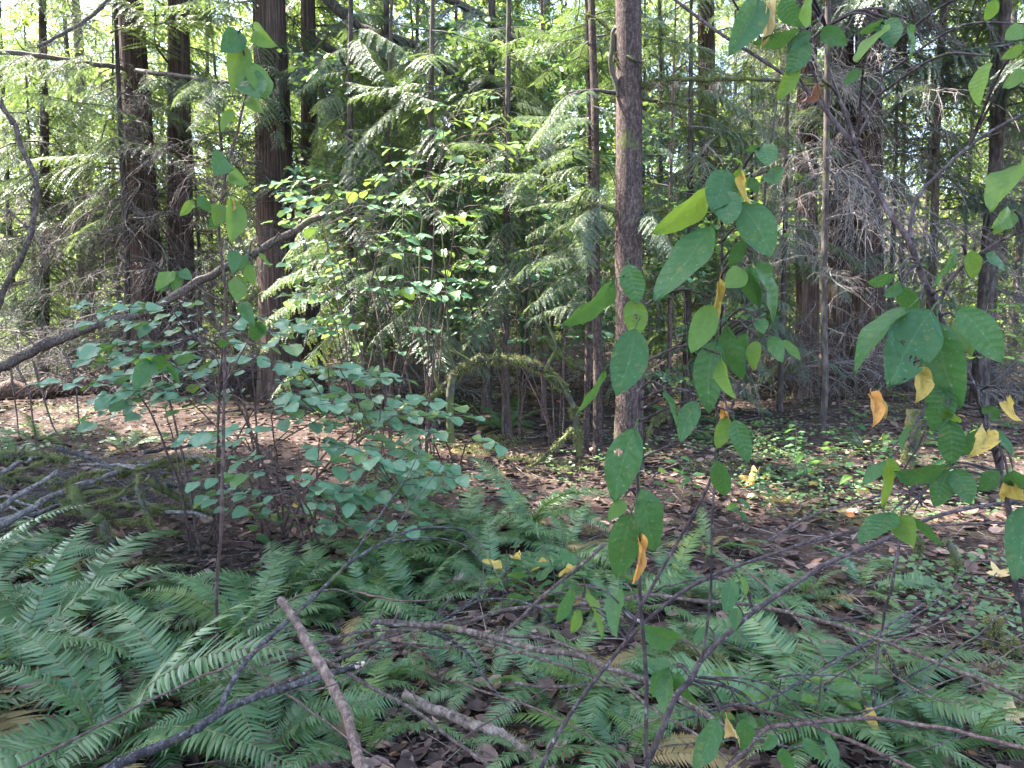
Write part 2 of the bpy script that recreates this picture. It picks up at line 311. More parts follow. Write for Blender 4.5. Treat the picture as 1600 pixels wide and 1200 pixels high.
# ------------------------------------------------------------------ bough meshes (shared between trees)
def conifer_bough(name, m, seed, L=1.7, nsec=24, slen=.46, llen=.058, lw=.013, droop=.3, sdroop=.45, twig='dead_twig', gap=.0, rise=0.):
    rg = np.random.default_rng(seed); b = MB(); n = 14; t = np.linspace(0, 1, n); ph = rg.uniform(0, 6)
    main = np.stack([.08 * L * np.sin(t * 4 + ph), L * t, rise * L * t - droop * L * t ** 2 + .02 * np.sin(t * 11 + ph)], -1)
    b.tube(main, np.linspace(.016, .003, n), 5, mi=1)
    LP, LD, LN, LS = [], [], [], []
    for s in (-1, 1):
        for tt in np.linspace(.12 + .02 * s, .99, nsec):
            if rg.random() < gap: continue
            k = tt * (n - 1); i0 = min(int(k), n - 2); f = k - i0; p0 = main[i0] * (1 - f) + main[i0 + 1] * f; tan = main[i0 + 1] - main[i0]; tan /= np.linalg.norm(tan)
            sl = slen * (1.1 - .75 * tt) * rg.uniform(.65, 1.2) * (.5 + .5 * min(1, tt / .25)); side = np.array([s, 0, 0.])
            d0 = tan * rg.uniform(.35, .8) + side * .9 + np.array([0, 0, rg.uniform(-.15, .1)]); d0 /= np.linalg.norm(d0)
            m_ = 7; u = np.linspace(0, 1, m_); dr = sdroop * rg.uniform(.6, 1.4)
            sp = p0 + d0 * (u * sl)[:, None] + np.array([0, 0, -1.]) * (dr * sl * u ** 2)[:, None]
            wv = np.cross(d0, [0, 0, 1.]) * .0022
            V = np.concatenate([sp - wv, sp + wv]); a = np.arange(m_ - 1); b.add(V, np.stack([a, a + m_, a + m_ + 1, a + 1], -1), mi=1)
            cnt = max(3, int(sl / (llen * .34))); uu = (np.arange(cnt) + .5) / cnt
            for ls in (-1, 1):
                q = uu * (m_ - 1); i1 = np.minimum(q.astype(int), m_ - 2); ff = (q - i1)[:, None]
                pos = sp[i1] * (1 - ff) + sp[i1 + 1] * ff; tn = sp[i1 + 1] - sp[i1]; tn /= np.linalg.norm(tn, axis=1)[:, None]
                pr = np.cross(tn, [0, 0, 1.]); pr /= np.linalg.norm(pr, axis=1)[:, None] + 1e-9
                D = tn * .75 + pr * ls * .75 + rg.normal(0, .13, (cnt, 3)); D[:, 2] -= .12
                LP.append(pos); LD.append(D); LN.append(np.cross(pr, tn) + rg.normal(0, .25, (cnt, 3))); LS.append(llen * (1.15 - .7 * uu) * rg.uniform(.7, 1.2, cnt))
    LP, LD, LN, LS = map(np.concatenate, (LP, LD, LN, LS))
    b.scatter(*DIA, frames(LD, LN), np.stack([np.full(len(LS), lw), LS, LS], -1), LP)
    return b.mesh(name, [m, twig], smooth=False)
def leafy_bough(name, m, seed, L=1.5, ntw=16, tl=.55, nl=9, ls=.085, lw=.062, droop=.12, twig='dead_twig', flat=.5):
    rg = np.random.default_rng(seed); b = MB(); n = 10; t = np.linspace(0, 1, n); ph = rg.uniform(0, 6)
    main = np.stack([.1 * L * np.sin(t * 4 + ph), L * t, .1 * L * np.sin(t * 3 + ph) - droop * L * t ** 2], -1); b.tube(main, np.linspace(.013, .003, n), 5, mi=1)
    Pn, D, N = [], [], []
    for i in range(ntw):
        tt = rg.uniform(.1, 1); k = tt * (n - 1); i0 = min(int(k), n - 2); p0 = main[i0] + (main[i0 + 1] - main[i0]) * (k - i0)
        d = np.array([rg.choice([-1, 1]) * rg.uniform(.4, 1), rg.uniform(.1, .9), rg.normal(0, flat)]); d /= np.linalg.norm(d); l_ = tl * rg.uniform(.4, 1.15)
        u = np.linspace(0, 1, 5); tw = p0 + d * (u * l_)[:, None] + np.array([0, 0, -.2]) * (l_ * u ** 2)[:, None]; b.tube(tw, np.linspace(.005, .0015, 5), 3, mi=1, cap=False)
        for q in range(nl):
            f = rg.uniform(.15, 1); x = f * 4; j = min(int(x), 3); Pn.append(tw[j] + (tw[j + 1] - tw[j]) * (x - j) + rg.normal(0, .02, 3))
            s = np.cross(d, [0, 0, 1.]); D.append(d * .5 + s * rg.choice([-1, 1]) * .8 + rg.normal(0, .35, 3) + np.array([0, 0, -.25])); N.append(np.array([0, 0, 1.]) + rg.normal(0, .45, 3))
    Pn, D, N = map(np.array, (Pn, D, N)); S = ls * rg.uniform(.6, 1.25, len(Pn))
    b.scatter(*HEXL, frames(D, N), np.stack([S * lw / ls, S, S], -1), Pn)
    return b.mesh(name, [m, twig])
def dead_bough(name, m, seed, L=1.6, nsec=16, droop=.5, curl=.5):
    rg = np.random.default_rng(seed); b = MB(); n = 12; t = np.linspace(0, 1, n); ph = rg.uniform(0, 6)
    main = np.stack([.10 * L * np.sin(t * 5 + ph), L * t, -droop * L * t ** 1.6 + .03 * np.sin(t * 9 + ph)], -1); b.tube(main, np.linspace(.013, .0035, n), 5)
    for i in range(nsec):
        tt = rg.uniform(.12, 1); k = tt * (n - 1); i0 = min(int(k), n - 2); p0 = main[i0] + (main[i0 + 1] - main[i0]) * (k - i0)
        d = np.array([rg.choice([-1, 1]) * rg.uniform(.3, 1), rg.uniform(.1, .9), rg.normal(-.1, .3)]); d /= np.linalg.norm(d); l_ = .62 * L / 1.6 * rg.uniform(.3, 1.1)
        u = np.linspace(0, 1, 7); tw = p0 + d * (u * l_)[:, None] + np.array([0, 0, -1.]) * (curl * rg.uniform(.3, 1.4) * l_ * u ** 2)[:, None] + rg.normal(0, .012, (7, 3)) * u[:, None]
        b.tube(tw, np.linspace(.0058, .0026, 7), 3, cap=False)
        for q in range(5):
            j = int(rg.integers(1, 6)); dd = d + rg.normal(0, .7, 3) + np.array([0, 0, -.35]); dd /= np.linalg.norm(dd); l2 = l_ * rg.uniform(.2, .5); uu = np.linspace(0, 1, 4)
            b.tube(tw[j] + dd * (uu * l2)[:, None] + np.array([0, 0, -.5]) * (l2 * uu ** 2)[:, None] + rg.normal(0, .006, (4, 3)), np.linspace(.004, .002, 4), 3, cap=False)
    return b.mesh(name, m, smooth=True)
CED = [conifer_bough('cedar_bough', 'cedar_leaf', 100 + i, droop=[.25, .45, .1, .35, .6, .2][i], sdroop=[.5, .7, .4, .6, .5, .8][i], gap=.08, L=[1.7, 1.5, 1.9, 1.6, 1.4, 1.8][i]) for i in range(6)]
CDK = [conifer_bough('fir_bough', 'cedar_dark', 120 + i, L=2.0, nsec=30, slen=.6, llen=.05, lw=.012, droop=[.2, .4, .3, .1][i], sdroop=.55, gap=.12) for i in range(4)]
CBIG = [conifer_bough('fir_bough', 'cedar_dark', 130 + i, L=2.2, nsec=20, slen=.9, llen=.13, lw=.045, droop=.3, sdroop=.4, gap=.05) for i in range(3)]
LFY = [leafy_bough('leafy_bough', 'maple_leaf', 140 + i) for i in range(4)]
LSAP = [leafy_bough('leafy_bough', 'hazel_young' if i % 2 else 'hazel_leaf', 180 + i, L=1.3, ntw=14, tl=.5, nl=8, ls=.10, lw=.072, flat=.3) for i in range(4)]
LFAR = [leafy_bough('leafy_bough', 'far_leaf', 150 + i, L=1.6, ntw=20, tl=.8, nl=12, ls=.105, lw=.08, flat=.7) for i in range(4)]
DED = [dead_bough('dead_bough', 'dead_twig', 160 + i, droop=[.3, .55, .15, .7][i]) for i in range(4)]
GRY = [dead_bough('dead_bough', 'grey_twig', 170 + i, nsec=20, droop=[.5, .75, .35, .9][i], curl=.8) for i in range(4)]
def bough_mtx(z, az, tilt, s, ox=0, oy=0):   # bough along local +Y, turned to azimuth az, tilted up by tilt
    return Matrix.Translation((ox, oy, z)) @ Matrix.Rotation(az, 4, 'Z') @ Matrix.Rotation(tilt, 4, 'X') @ Matrix.Diagonal((s, s, s, 1))

# ------------------------------------------------------------------ trees
def trunk_mesh(name, m, pts, rad, seg=40, rings=70, ridge=.10, ks=3.2, kz=.35, flare=.5, flare_h=.6, seed=0):
    q = smooth(pts, max(2, rings // max(1, len(pts) - 1))); n = len(q); V = []
    for i, c in enumerate(q):
        t = i / (n - 1); r = lerp(rad[0], rad[1], t); h = c.z - q[0].z
        fl = flare * math.exp(-max(h, 0) / flare_h)
        for k in range(seg):
            a = 2 * math.pi * k / seg; ca, sa = math.cos(a), math.sin(a)
            lob = 1 + fl * (.6 + .55 * math.sin(a * 5 + seed) + .3 * math.sin(a * 3 + seed * 2))
            e = noise.noise((ca * ks + seed, sa * ks, c.z * kz)) * .6 + noise.noise((ca * ks * 3.1, sa * ks * 3.1 + seed, c.z * kz * 1.7)) * .5
            rr = r * lob * (1 + ridge * (1 - 2 * abs(e)))
            V.append((c.x + rr * ca, c.y + rr * sa, c.z))
    i = np.arange(n - 1)[:, None] * seg; j = np.arange(seg)[None]; k = (j + 1) % seg
    b = MB(); b.add(V, np.stack([i + j, i + k, i + seg + k, i + seg + j], -1).reshape(-1, 4)); return b.mesh(name, m), q
def centre_at(q, z):
    for a, c in zip(q, q[1:]):
        if a.z <= z <= c.z: return a.lerp(c, (z - a.z) / max(1e-6, c.z - a.z))
    return q[-1]
GAPS = [G(780, 685), G(735, 690), G(1150, 640), G(1220, 720), G(1500, 700), G(1540, 790), G(150, 650),  P(1040, 590, 9.), P(412, 440, 12.9), P(972, 380, 7.1), P(640, 400, 8), P(740, 280, 8), P(1290, 200, 9), P(1250, 120, 13)]
def in_gap(a, b, r):
    for g_ in GAPS:
        for f in (.15, .4, .65, .9):
            p = a.lerp(b, f); d = p - g_
            if d.dot(TO_SUN) > 1.5 and (d - TO_SUN * d.dot(TO_SUN)).length < r: return True
    return False
def make_tree(name, label, base, prof, rad, m, boughs=(), group=None, **kw):
    """prof: local points of the trunk; boughs: (mesh list, count, zlo, zhi, azimuth range, tilt range, scale range, part name)"""
    t = thing(name, label, 'tree', base, group); me, q = trunk_mesh('trunk', m, prof, rad, **kw); obj('trunk', me, t)
    rg = random.Random(hash((round(base[0], 2), round(base[1], 2))) & 0xffff)
    for meshes, cnt, z0, z1, az, ti, ss, nm in boughs:
        for i in range(cnt):
            z = z0 + (z1 - z0) * (i + rg.random()) / cnt; c = centre_at(q, z); a = rg.uniform(*az)
            tl_ = rg.uniform(*ti); s_ = rg.uniform(*ss); me_ = rg.choice(meshes); mt_ = bough_mtx(z, a, tl_, s_, c.x, c.y)
            if z > 3.2 and nm == 'bough' and in_gap(Vector(base) + mt_ @ Vector((0, 0, 0)), Vector(base) + mt_ @ Vector((0, 1.8, -.3)), .33 * s_ + .1): continue
            obj(nm, me_, t, mtx=mt_)
    return t
ALL = (0, 6.283)
def base_at(u, y): p = P(u, 480, y); return Vector((p.x, y, gh(p.x, y) - .05))
def prof_px(base, px, y, top):      # a trunk's centre line through picture points at its distance
    pts = [Vector((0, 0, 0))]
    for u, v in px: p = P(u, v, y); pts.append(p - base)
    d = (pts[-1] - pts[-2]); d = d / d.z
    while pts[-1].z < top: pts.append(pts[-1] + d * min(4, top - pts[-1].z + .01) * 1.0); d = Vector((d.x * .6, d.y * .6, 1))
    return pts
UP = lambda n1, lo, hi, s=(1.2, 1.7): (CBIG, max(4, int(n1 * .26)), lo, hi, ALL, (-.35, .1), s, 'bough')

# the two cedars behind the fallen log
b0 = base_at(238, 14.5)
make_tree('cedar_tree', 'left cedar trunk of the close pair behind the fallen log, leaning slightly', b0, prof_px(b0, [(232, 480), (222, 330), (212, 150), (203, 0)], 14.5, 20), (.31, .12), 'cedar_bark',
  [(DED, 26, 1.2, 4.5, ALL, (-.3, .3), (.8, 1.5), 'dead_bough'), (CED, 30, 3.2, 9, ALL, (-.25, .25), (.9, 1.5), 'bough'), UP(40, 9, 19)], seg=88, rings=90, ridge=.09, ks=4.5, kz=.22, flare=.55, seed=1)
b0 = base_at(283, 14.9)
make_tree('cedar_tree', 'right cedar trunk of the close pair behind the fallen log, straighter and thinner', b0, prof_px(b0, [(285, 480), (282, 330), (280, 150), (279, 0)], 14.9, 20), (.25, .10), 'cedar_bark',
  [(DED, 24, 1.0, 5, ALL, (-.3, .3), (.8, 1.5), 'dead_bough'), (CED, 26, 3.4, 9, ALL, (-.25, .25), (.9, 1.5), 'bough'), UP(34, 9, 19)], seg=80, rings=90, ridge=.09, ks=4.5, kz=.22, flare=.5, seed=2)
b0 = base_at(440, 13.2)
make_tree('cedar_tree', 'thickest cedar trunk with fluted red-brown bark behind the broad-leaved shrub', b0, prof_px(b0, [(436, 480), (430, 330), (425, 150), (420, 0)], 13.2, 21), (.335, .16), 'cedar_bark',
  [(DED, 22, 1.0, 5, ALL, (-.3, .3), (.6, 1.2), 'dead_bough'), (CED, 26, 3.6, 8.5, ALL, (-.3, .2), (.9, 1.4), 'bough'), UP(40, 8.5, 20)], seg=96, rings=100, ridge=.10, ks=4.8, kz=.2, flare=.42, flare_h=.7, seed=3)
b0 = base_at(485, 14.4)
make_tree('cedar_tree', 'slim cedar trunk standing close against the thickest cedar', b0, prof_px(b0, [(485, 480), (484, 330), (483, 150), (481, 0)], 14.4, 18), (.19, .07), 'cedar_bark',
  [(DED, 18, 1.0, 5, ALL, (-.3, .3), (.6, 1.2), 'dead_bough'), (CED, 34, 2.6, 9, (-2.6, 1.0), (-.35, .2), (.9, 1.5), 'bough'), UP(24, 9, 17)], seg=56, rings=80, ridge=.09, ks=3.5, kz=.22, flare=.4, seed=4)
# bare alder in the middle and its twin thin stems
b0 = base_at(985, 7.2)
make_tree('alder_tree', 'straight lichen-speckled alder trunk rising above the ferns', b0, prof_px(b0, [(984, 600), (982, 400), (983, 200), (982, 0)], 7.2, 14), (.132, .10), 'alder_bark',
  [(LFY, 34, 7.5, 14, ALL, (0, .5), (1.0, 1.6), 'bough')], seg=48, rings=90, ridge=.05, ks=5, kz=4., flare=.3, flare_h=.3, seed=5)
b0 = base_at(917, 7.9)
make_tree('hemlock_sapling', 'thin left stem of the twin hemlock saplings beside the alder', b0, prof_px(b0, [(918, 600), (922, 400), (921, 200), (918, 0)], 7.9, 9), (.036, .022), 'alder_bark',
  [(CED, 30, 1.6, 4.6, (0.4, 3.6), (-.25, .2), (.38, .66), 'bough'), (CED, 14, 4.4, 8.6, ALL, (-.2, .2), (.7, 1.0), 'bough')], seg=14, rings=60, ridge=.05, flare=.3, flare_h=.1, seed=6)
b0 = base_at(936, 7.6)
make_tree('hemlock_sapling', 'thicker right stem of the twin hemlock saplings beside the alder', b0, prof_px(b0, [(934, 600), (931, 400), (930, 200), (924, 0)], 7.6, 9), (.048, .026), 'alder_bark',
  [(CED, 20, 2.0, 4.6, (-2.6, 2.2), (-.25, .2), (.38, .62), 'bough'), (CED, 14, 4.2, 8.6, ALL, (-.2, .2), (.7, 1.0), 'bough')], seg=14, rings=60, ridge=.06, flare=.3, flare_h=.1, seed=7)
# cedar clump on the right with pale dead twigs
for u, y, r, sd_, lab, gn in ((1262, 13.0, .185, 8, 'left trunk of the cedar clump hung with bare grey twigs', 16), (1316, 13.2, .24, 9, 'middle dark trunk of the cedar clump hung with bare grey twigs', 26), (1357, 12.9, .26, 10, 'right trunk of the cedar clump hung with bare grey twigs', 20)):
    b0 = base_at(u, y)
    make_tree('cedar_tree', lab, b0, prof_px(b0, [(u, 480), (u - 2, 330), (u - 1, 150), (u, 0)], y, 20), (r, .09), 'cedar_bark',
      [(GRY, gn, 3.0, 7.6, (1.2, 5.0), (-.3, .3), (.7, 1.3), 'dead_bough'), (GRY, gn // 5, 1.0, 3.2, (1.2, 5.0), (-.3, .3), (.5, .9), 'dead_bough'), (DED, 5, .6, 2.2, ALL, (-.4, .1), (.6, 1.0), 'dead_bough'), (CDK, 22, 4.2, 9, ALL, (-.3, .2), (.8, 1.3), 'bough'), UP(34, 9, 19)], seg=72, rings=90, ridge=.11, ks=4.5, kz=.2, flare=.35, flare_h=.4, seed=sd_)
b0 = base_at(1291, 9.0)
make_tree('young_tree', 'slender tan trunk standing just in front of the cedar clump', b0, prof_px(b0, [(1289, 600), (1287, 450), (1291, 250), (1294, 0)], 9.0, 11), (.040, .028), 'fir_bark',
  [(DED, 10, 1.0, 4, ALL, (-.2, .4), (.3, .6), 'dead_bough'), (CED, 20, 5, 10.5, ALL, (-.2, .2), (.7, 1.1), 'bough')], seg=16, rings=70, ridge=.06, flare=.25, flare_h=.15, seed=11)
def limb(tree, px, ds, w0, w1, m, meshes=(), n=0, sc_=(.5, .9), seed=0, moss=None):
    y = ds if not isinstance(ds, (list, tuple)) else ds[0]; B = tree.location; rr = random.Random(seed); q = [p - B for p in rough_line(DL_(px, ds), .02, seed, 7)]
    b = MB(); rd = np.linspace(w0 * y / F / 2, w1 * y / F / 2, len(q)); b.tube(q, rd, 7); lo = obj('limb', b.mesh('limb', m), tree)
    for i in range(n):
        k = rr.uniform(.12, .98) * (len(q) - 1.01); p = q[int(k)]; d = (q[int(k) + 1] - q[int(k)]); az = math.atan2(-d.x, d.y) + rr.choice([-1, 1]) * rr.uniform(.4, 1.2)
        s_ = rr.uniform(*sc_); obj('bough', rr.choice(meshes), lo, mtx=Matrix.Translation(p) @ Matrix.Rotation(az, 4, 'Z') @ Matrix.Rotation(rr.uniform(-.7, .0), 4, 'X') @ Matrix.Diagonal((s_, s_, s_, 1)))
    if moss: LATER.append((lo, q, rd, seed, moss))
LATER = []
def DL_(px, ds):
    if not isinstance(ds, (list, tuple)): ds = [ds, ds]
    d = np.interp(np.linspace(0, 1, len(px)), np.linspace(0, 1, len(ds)), ds); return [P(u, v, y) for (u, v), y in zip(px, d)]
T = {}
for o in col.objects:
    if o.type == 'EMPTY': T[o['label']] = o
tk = lambda frag: next(o for l_, o in T.items() if frag in l_)
limb(tk('slim cedar trunk'), [(484, -30), (530, 17), (580, 50), (648, 70), (692, 105), (730, 128), (800, 138)], [14.4, 10.5], 16, 5, 'fir_bark', CDK, 22, (.45, .8), 1)
limb(tk('slim cedar trunk'), [(484, 60), (530, 85), (590, 120), (660, 155), (720, 190)], [14.4, 11.5], 14, 4, 'fir_bark', CDK, 18, (.45, .8), 2)
limb(tk('slim cedar trunk'), [(484, -120), (560, -60), (680, -10), (760, 30), (850, 90)], [14.4, 10.5], 16, 5, 'fir_bark', CDK, 22, (.5, .9), 3)
limb(tk('left cedar trunk'), [(205, 108), (118, 96), (40, 84), (-60, 75)], [14.5, 11.5], 8, 6, 'dead_twig', CED, 14, (.4, .8), 4)
limb(tk('left cedar trunk'), [(212, 110), (287, 120), (330, 126), (362, 128)], [14.2, 12], 8, 4, 'dead_twig', CED, 16, (.4, .7), 5)
limb(tk('left cedar trunk'), [(205, -40), (165, 5), (120, 40), (60, 72)], [14.5, 12.5], 8, 4, 'dead_twig', DED, 8, (.4, .8), 6)
limb(tk('thickest cedar'), [(420, 108), (436, 118), (475, 95), (510, 60)], [13, 12.2], 7, 4, 'mossy_bark', CED, 8, (.35, .6), 7, (500, .03, .5))
limb(tk('thickest cedar'), [(416, 90), (412, 130), (430, 180), (445, 235)], [13, 12.3], 7, 4, 'mossy_bark', CED, 8, (.35, .6), 8, (500, .03, .5))
al = tk('alder trunk')
limb(al, [(1000, 138), (1030, 130), (1075, 125), (1130, 123), (1210, 125), (1300, 135)], [7.2, 6.6], 9, 4, 'mossy_bark', DED, 5, (.12, .22), 9, (1500, .03, .3))
limb(al, [(966, 146), (935, 143), (890, 147)], [7.2, 7.0], 7, 4, 'fir_bark', CED, 3, (.3, .5), 10)
limb(al, [(1000, 152), (1040, 160), (1080, 168)], [7.2, 7.4], 6, 3, 'mossy_bark', DED, 3, (.15, .25), 11, (900, .03, .8))
limb(al, [(968, 335), (940, 322), (915, 320)], [7.2, 7.1], 9, 4, 'mossy_bark', CED, 3, (.3, .5), 12, (1500, .035, .9))
limb(al, [(1000, 332), (1020, 330), (1045, 326)], [7.2, 7.1], 9, 4, 'mossy_bark', CED, 2, (.3, .45), 13, (1800, .04, 1.))
limb(al, [(968, 150), (956, 100), (955, 60), (962, 45)], [7.15, 7.1], 8, 5, 'fir_bark', (), 0, seed=14)
limb(al, [(970, 105), (958, 85), (960, 55), (930, 28), (915, 20)], [7.15, 7.3], 6, 3, 'mossy_bark', (), 0, seed=15, moss=(900, .03, .4))
limb(al, [(980, 88), (1000, 95), (1010, 92)], [7.1, 7.0], 5, 3, 'mossy_bark', CED, 2, (.2, .3), seed=16)
limb(al, [(998, 720), (1020, 665), (1050, 645), (1060, 640)], [7.2, 7.0], 8, 4, 'mossy_bark', (), 0, seed=17, moss=(1500, .035, .6))
# other trunks that can be told apart
for nm, lab, u, y, px, r, m_, bs in (
  ('fir_tree', 'dark fir trunk half hidden by boughs to the right of the slim cedar', 592, 19, [(592, 300), (590, 0)], .24, 'fir_bark', [(CDK, 44, 2.5, 12, ALL, (-.35, .15), (1.1, 1.9), 'bough'), UP(24, 11, 19)]),
  ('cedar_tree', 'reddish cedar trunk behind the alder, seen past its right side', 1104, 17, [(1106, 300), (1103, 0)], .23, 'cedar_bark', [(GRY, 14, 3, 9, ALL, (-.3, .2), (.9, 1.5), 'dead_bough'), (CED, 34, 2.0, 10, ALL, (-.3, .2), (1.0, 1.6), 'bough'), UP(26, 10, 18)]),
  ('fir_tree', 'thin leaning fir trunk with patchy bark among dark sprays', 1455, 13, [(1458, 400), (1464, 200), (1476, 0)], .075, 'pale_bark', [(CDK, 34, 2.4, 9, ALL, (-.35, .1), (.8, 1.3), 'bough'), UP(12, 9, 15)]),
  ('fir_tree', 'straight thin fir trunk to the right of the leaning one', 1553, 15, [(1553, 300), (1556, 0)], .11, 'fir_bark', [(DED, 18, 1.2, 5, ALL, (-.3, .2), (.7, 1.2), 'dead_bough'), (CDK, 26, 3.6, 10, ALL, (-.35, .1), (.8, 1.4), 'bough'), UP(16, 9, 16)]),
  ('fir_tree', 'dark fir trunk beside the right-hand osoberry leaves', 1540, 12, [(1544, 400), (1560, 200), (1572, 0)], .12, 'fir_bark', [(DED, 18, .8, 5, ALL, (-.3, .2), (.6, 1.1), 'dead_bough'), (CDK, 20, 4.2, 10, ALL, (-.35, .1), (.8, 1.4), 'bough')]),
  ('hemlock_tree', 'thin mossy hemlock stem left of the cedar pair', 190, 13.5, [(198, 400), (188, 200), (180, 0)], .06, 'fir_bark', [(DED, 30, .6, 6, ALL, (-.35, .25), (.7, 1.3), 'dead_bough'), (CED, 16, 3.4, 8, ALL, (-.3, .2), (.8, 1.3), 'bough')]),
  ('hemlock_tree', 'hemlock with silvery low boughs at the far left behind the log', 60, 15.5, [(70, 300), (66, 0)], .10, 'fir_bark', [(DED, 34, .5, 5, ALL, (-.4, .2), (.8, 1.4), 'dead_bough'), (CED, 44, .6, 6, ALL, (-.4, .1), (.8, 1.4), 'bough'), (CED, 16, 6, 12, ALL, (-.4, .1), (.9, 1.4), 'bough')]),
  ('hemlock_tree', 'bushy young hemlock filling the gap left of the alder', 760, 11.5, [(764, 300), (770, 0)], .07, 'fir_bark', [(CED, 54, 2.0, 5.6, ALL, (-.35, .15), (.5, .9), 'bough'), (CED, 10, 5.6, 9, ALL, (-.35, .15), (.8, 1.2), 'bough')]),
  ('hemlock_tree', 'bushy young hemlock between the slim cedar and the hazel leaves', 600, 12.5, [(602, 300), (604, 0)], .07, 'fir_bark', [(CED, 60, 1.4, 6.5, ALL, (-.4, .1), (.55, 1.0), 'bough')]),
  ('cedar_sapling', 'young cedar with drooping blue-green sprays above the mossy arch', 790, 9.2, [(792, 300), (795, 0)], .045, 'fir_bark', [(CED, 52, 1.5, 5.0, ALL, (-.4, .1), (.45, .8), 'bough')]),
  ('cedar_sapling', 'young cedar with drooping sprays beside the slim cedar trunk', 545, 10.2, [(547, 300), (548, 0)], .05, 'fir_bark', [(CED, 56, 1.2, 5.4, ALL, (-.4, .1), (.5, .9), 'bough')]),
  ('cedar_sapling', 'young cedar with drooping sprays between the hazel leaves and the mossy arch', 670, 9.6, [(672, 300), (676, 0)], .045, 'fir_bark', [(CED, 56, 1.3, 5.0, ALL, (-.4, .1), (.45, .85), 'bough')]),
  ('maple_sapling', 'broad-leaved sapling with fresh green leaves behind the mossy arch', 850, 10.4, [(852, 300), (846, 0)], .035, 'thin_stem', [(LSAP, 34, 1.0, 5.4, ALL, (-.1, .5), (.7, 1.1), 'bough')]),
  ('maple_sapling', 'broad-leaved sapling with fresh green leaves right of the slim cedar', 610, 10.8, [(606, 300), (612, 0)], .035, 'thin_stem', [(LSAP, 36, 1.0, 5.8, ALL, (-.1, .5), (.7, 1.1), 'bough')]),
  ('maple_sapling', 'broad-leaved sapling with fresh green leaves just past the alder', 1050, 10.0, [(1048, 300), (1056, 0)], .03, 'thin_stem', [(LSAP, 26, .8, 4.4, ALL, (-.1, .5), (.6, 1.0), 'bough')]),
  ('hemlock_tree', 'young hemlock right of the alder with pale feathery boughs', 1075, 11, [(1078, 300), (1080, 0)], .06, 'fir_bark', [(CED, 46, .8, 5.2, ALL, (-.35, .15), (.7, 1.15), 'bough')]),
  ('hemlock_tree', 'young hemlock with feathery boughs in front of the cedar clump', 1225, 11.2, [(1228, 300), (1230, 150)], .04, 'fir_bark', [(CED, 20, .8, 3.4, ALL, (-.35, .15), (.5, .9), 'bough'), (GRY, 6, 3.0, 6, (1.5, 5), (-.5, .1), (.8, 1.3), 'dead_bough')]),
  ('fir_tree', 'dark fir whose long limbs reach down over the hazel leaves', 520, 11.0, [(560, -400), (570, -700)], .15, 'fir_bark', []),
):
    if not bs: continue
    b0 = base_at(u, y)
    make_tree(nm, lab, b0, prof_px(b0, px, y, max(k[3] for k in bs) + .5), (r, r * .35), m_, bs, seg=26, rings=60, ridge=.07, ks=3, kz=.8, flare=.35, flare_h=.3, seed=u)
# woods behind
rg = random.Random(5)
for i in range(26):                 # sunlit broad-leaved trees closing the view
    x = -34 + 68 * (i + rg.uniform(.1, .9)) / 26; y = rg.uniform(30, 48); h = rg.uniform(13, 20); b0 = Vector((x, y, gh(x, y) - .05))
    make_tree('maple_tree', 'sunlit broad-leaved tree in the bright wood behind the conifers', b0, [Vector((0, 0, 0)), Vector((rg.uniform(-.4, .4), 0, h * .5)), Vector((rg.uniform(-.8, .8), 0, h))], (rg.uniform(.10, .22), .04), 'far_bark',
      [(LFAR, 46, .8, h, ALL, (-.3, .5), (1.6, 2.6), 'bough')], group='bright broad-leaved trees behind', seg=12, rings=24, ridge=.05, seed=i)
for i in range(11):
    x = -26 + 52 * (i + rg.uniform(.1, .9)) / 11; y = rg.uniform(19, 30); h = rg.uniform(15, 22); b0 = Vector((x, y, gh(x, y) - .05))
    make_tree('fir_tree', 'dark conifer trunk and boughs standing deep in the wood', b0, [Vector((0, 0, 0)), Vector((rg.uniform(-.3, .3), 0, h * .5)), Vector((rg.uniform(-.5, .5), 0, h))], (rg.uniform(.10, .26), .05), 'far_bark',
      [(DED, 10, 1.0, 5, ALL, (-.35, .2), (.8, 1.5), 'dead_bough'), (CDK, 14, 2.5, 13, ALL, (-.4, .1), (1.0, 1.8), 'bough'), UP(14, 12, h, (1.2, 1.8))], group='dark conifers deep in the wood', seg=18, rings=30, ridge=.06, seed=i)
for i in range(46):
    x = -26 + 52 * (i + rg.uniform(.1, .9)) / 46; y = rg.uniform(16, 32); b0 = Vector((x, y, gh(x, y) - .02))
    t = thing('understory_bush', 'leafy light green bush on the forest floor far behind the trunks', 'bush', b0, 'bushes at the back of the clearing')
    b = MB()
    for k in range(4): b.tube([(0, 0, 0), (rg.uniform(-.2, .2), rg.uniform(-.2, .2), .6), (rg.uniform(-.5, .5), rg.uniform(-.5, .5), 1.5)], [.012, .009, .004], 4)
    obj('stem', b.mesh('stem', 'dead_twig'), t)
    for k in range(14): obj('bough', rg.choice(LFY), t, mtx=bough_mtx(rg.uniform(.1, 2.2), rg.uniform(*ALL), rg.uniform(-.2, 1.1), rg.uniform(.7, 1.3)))
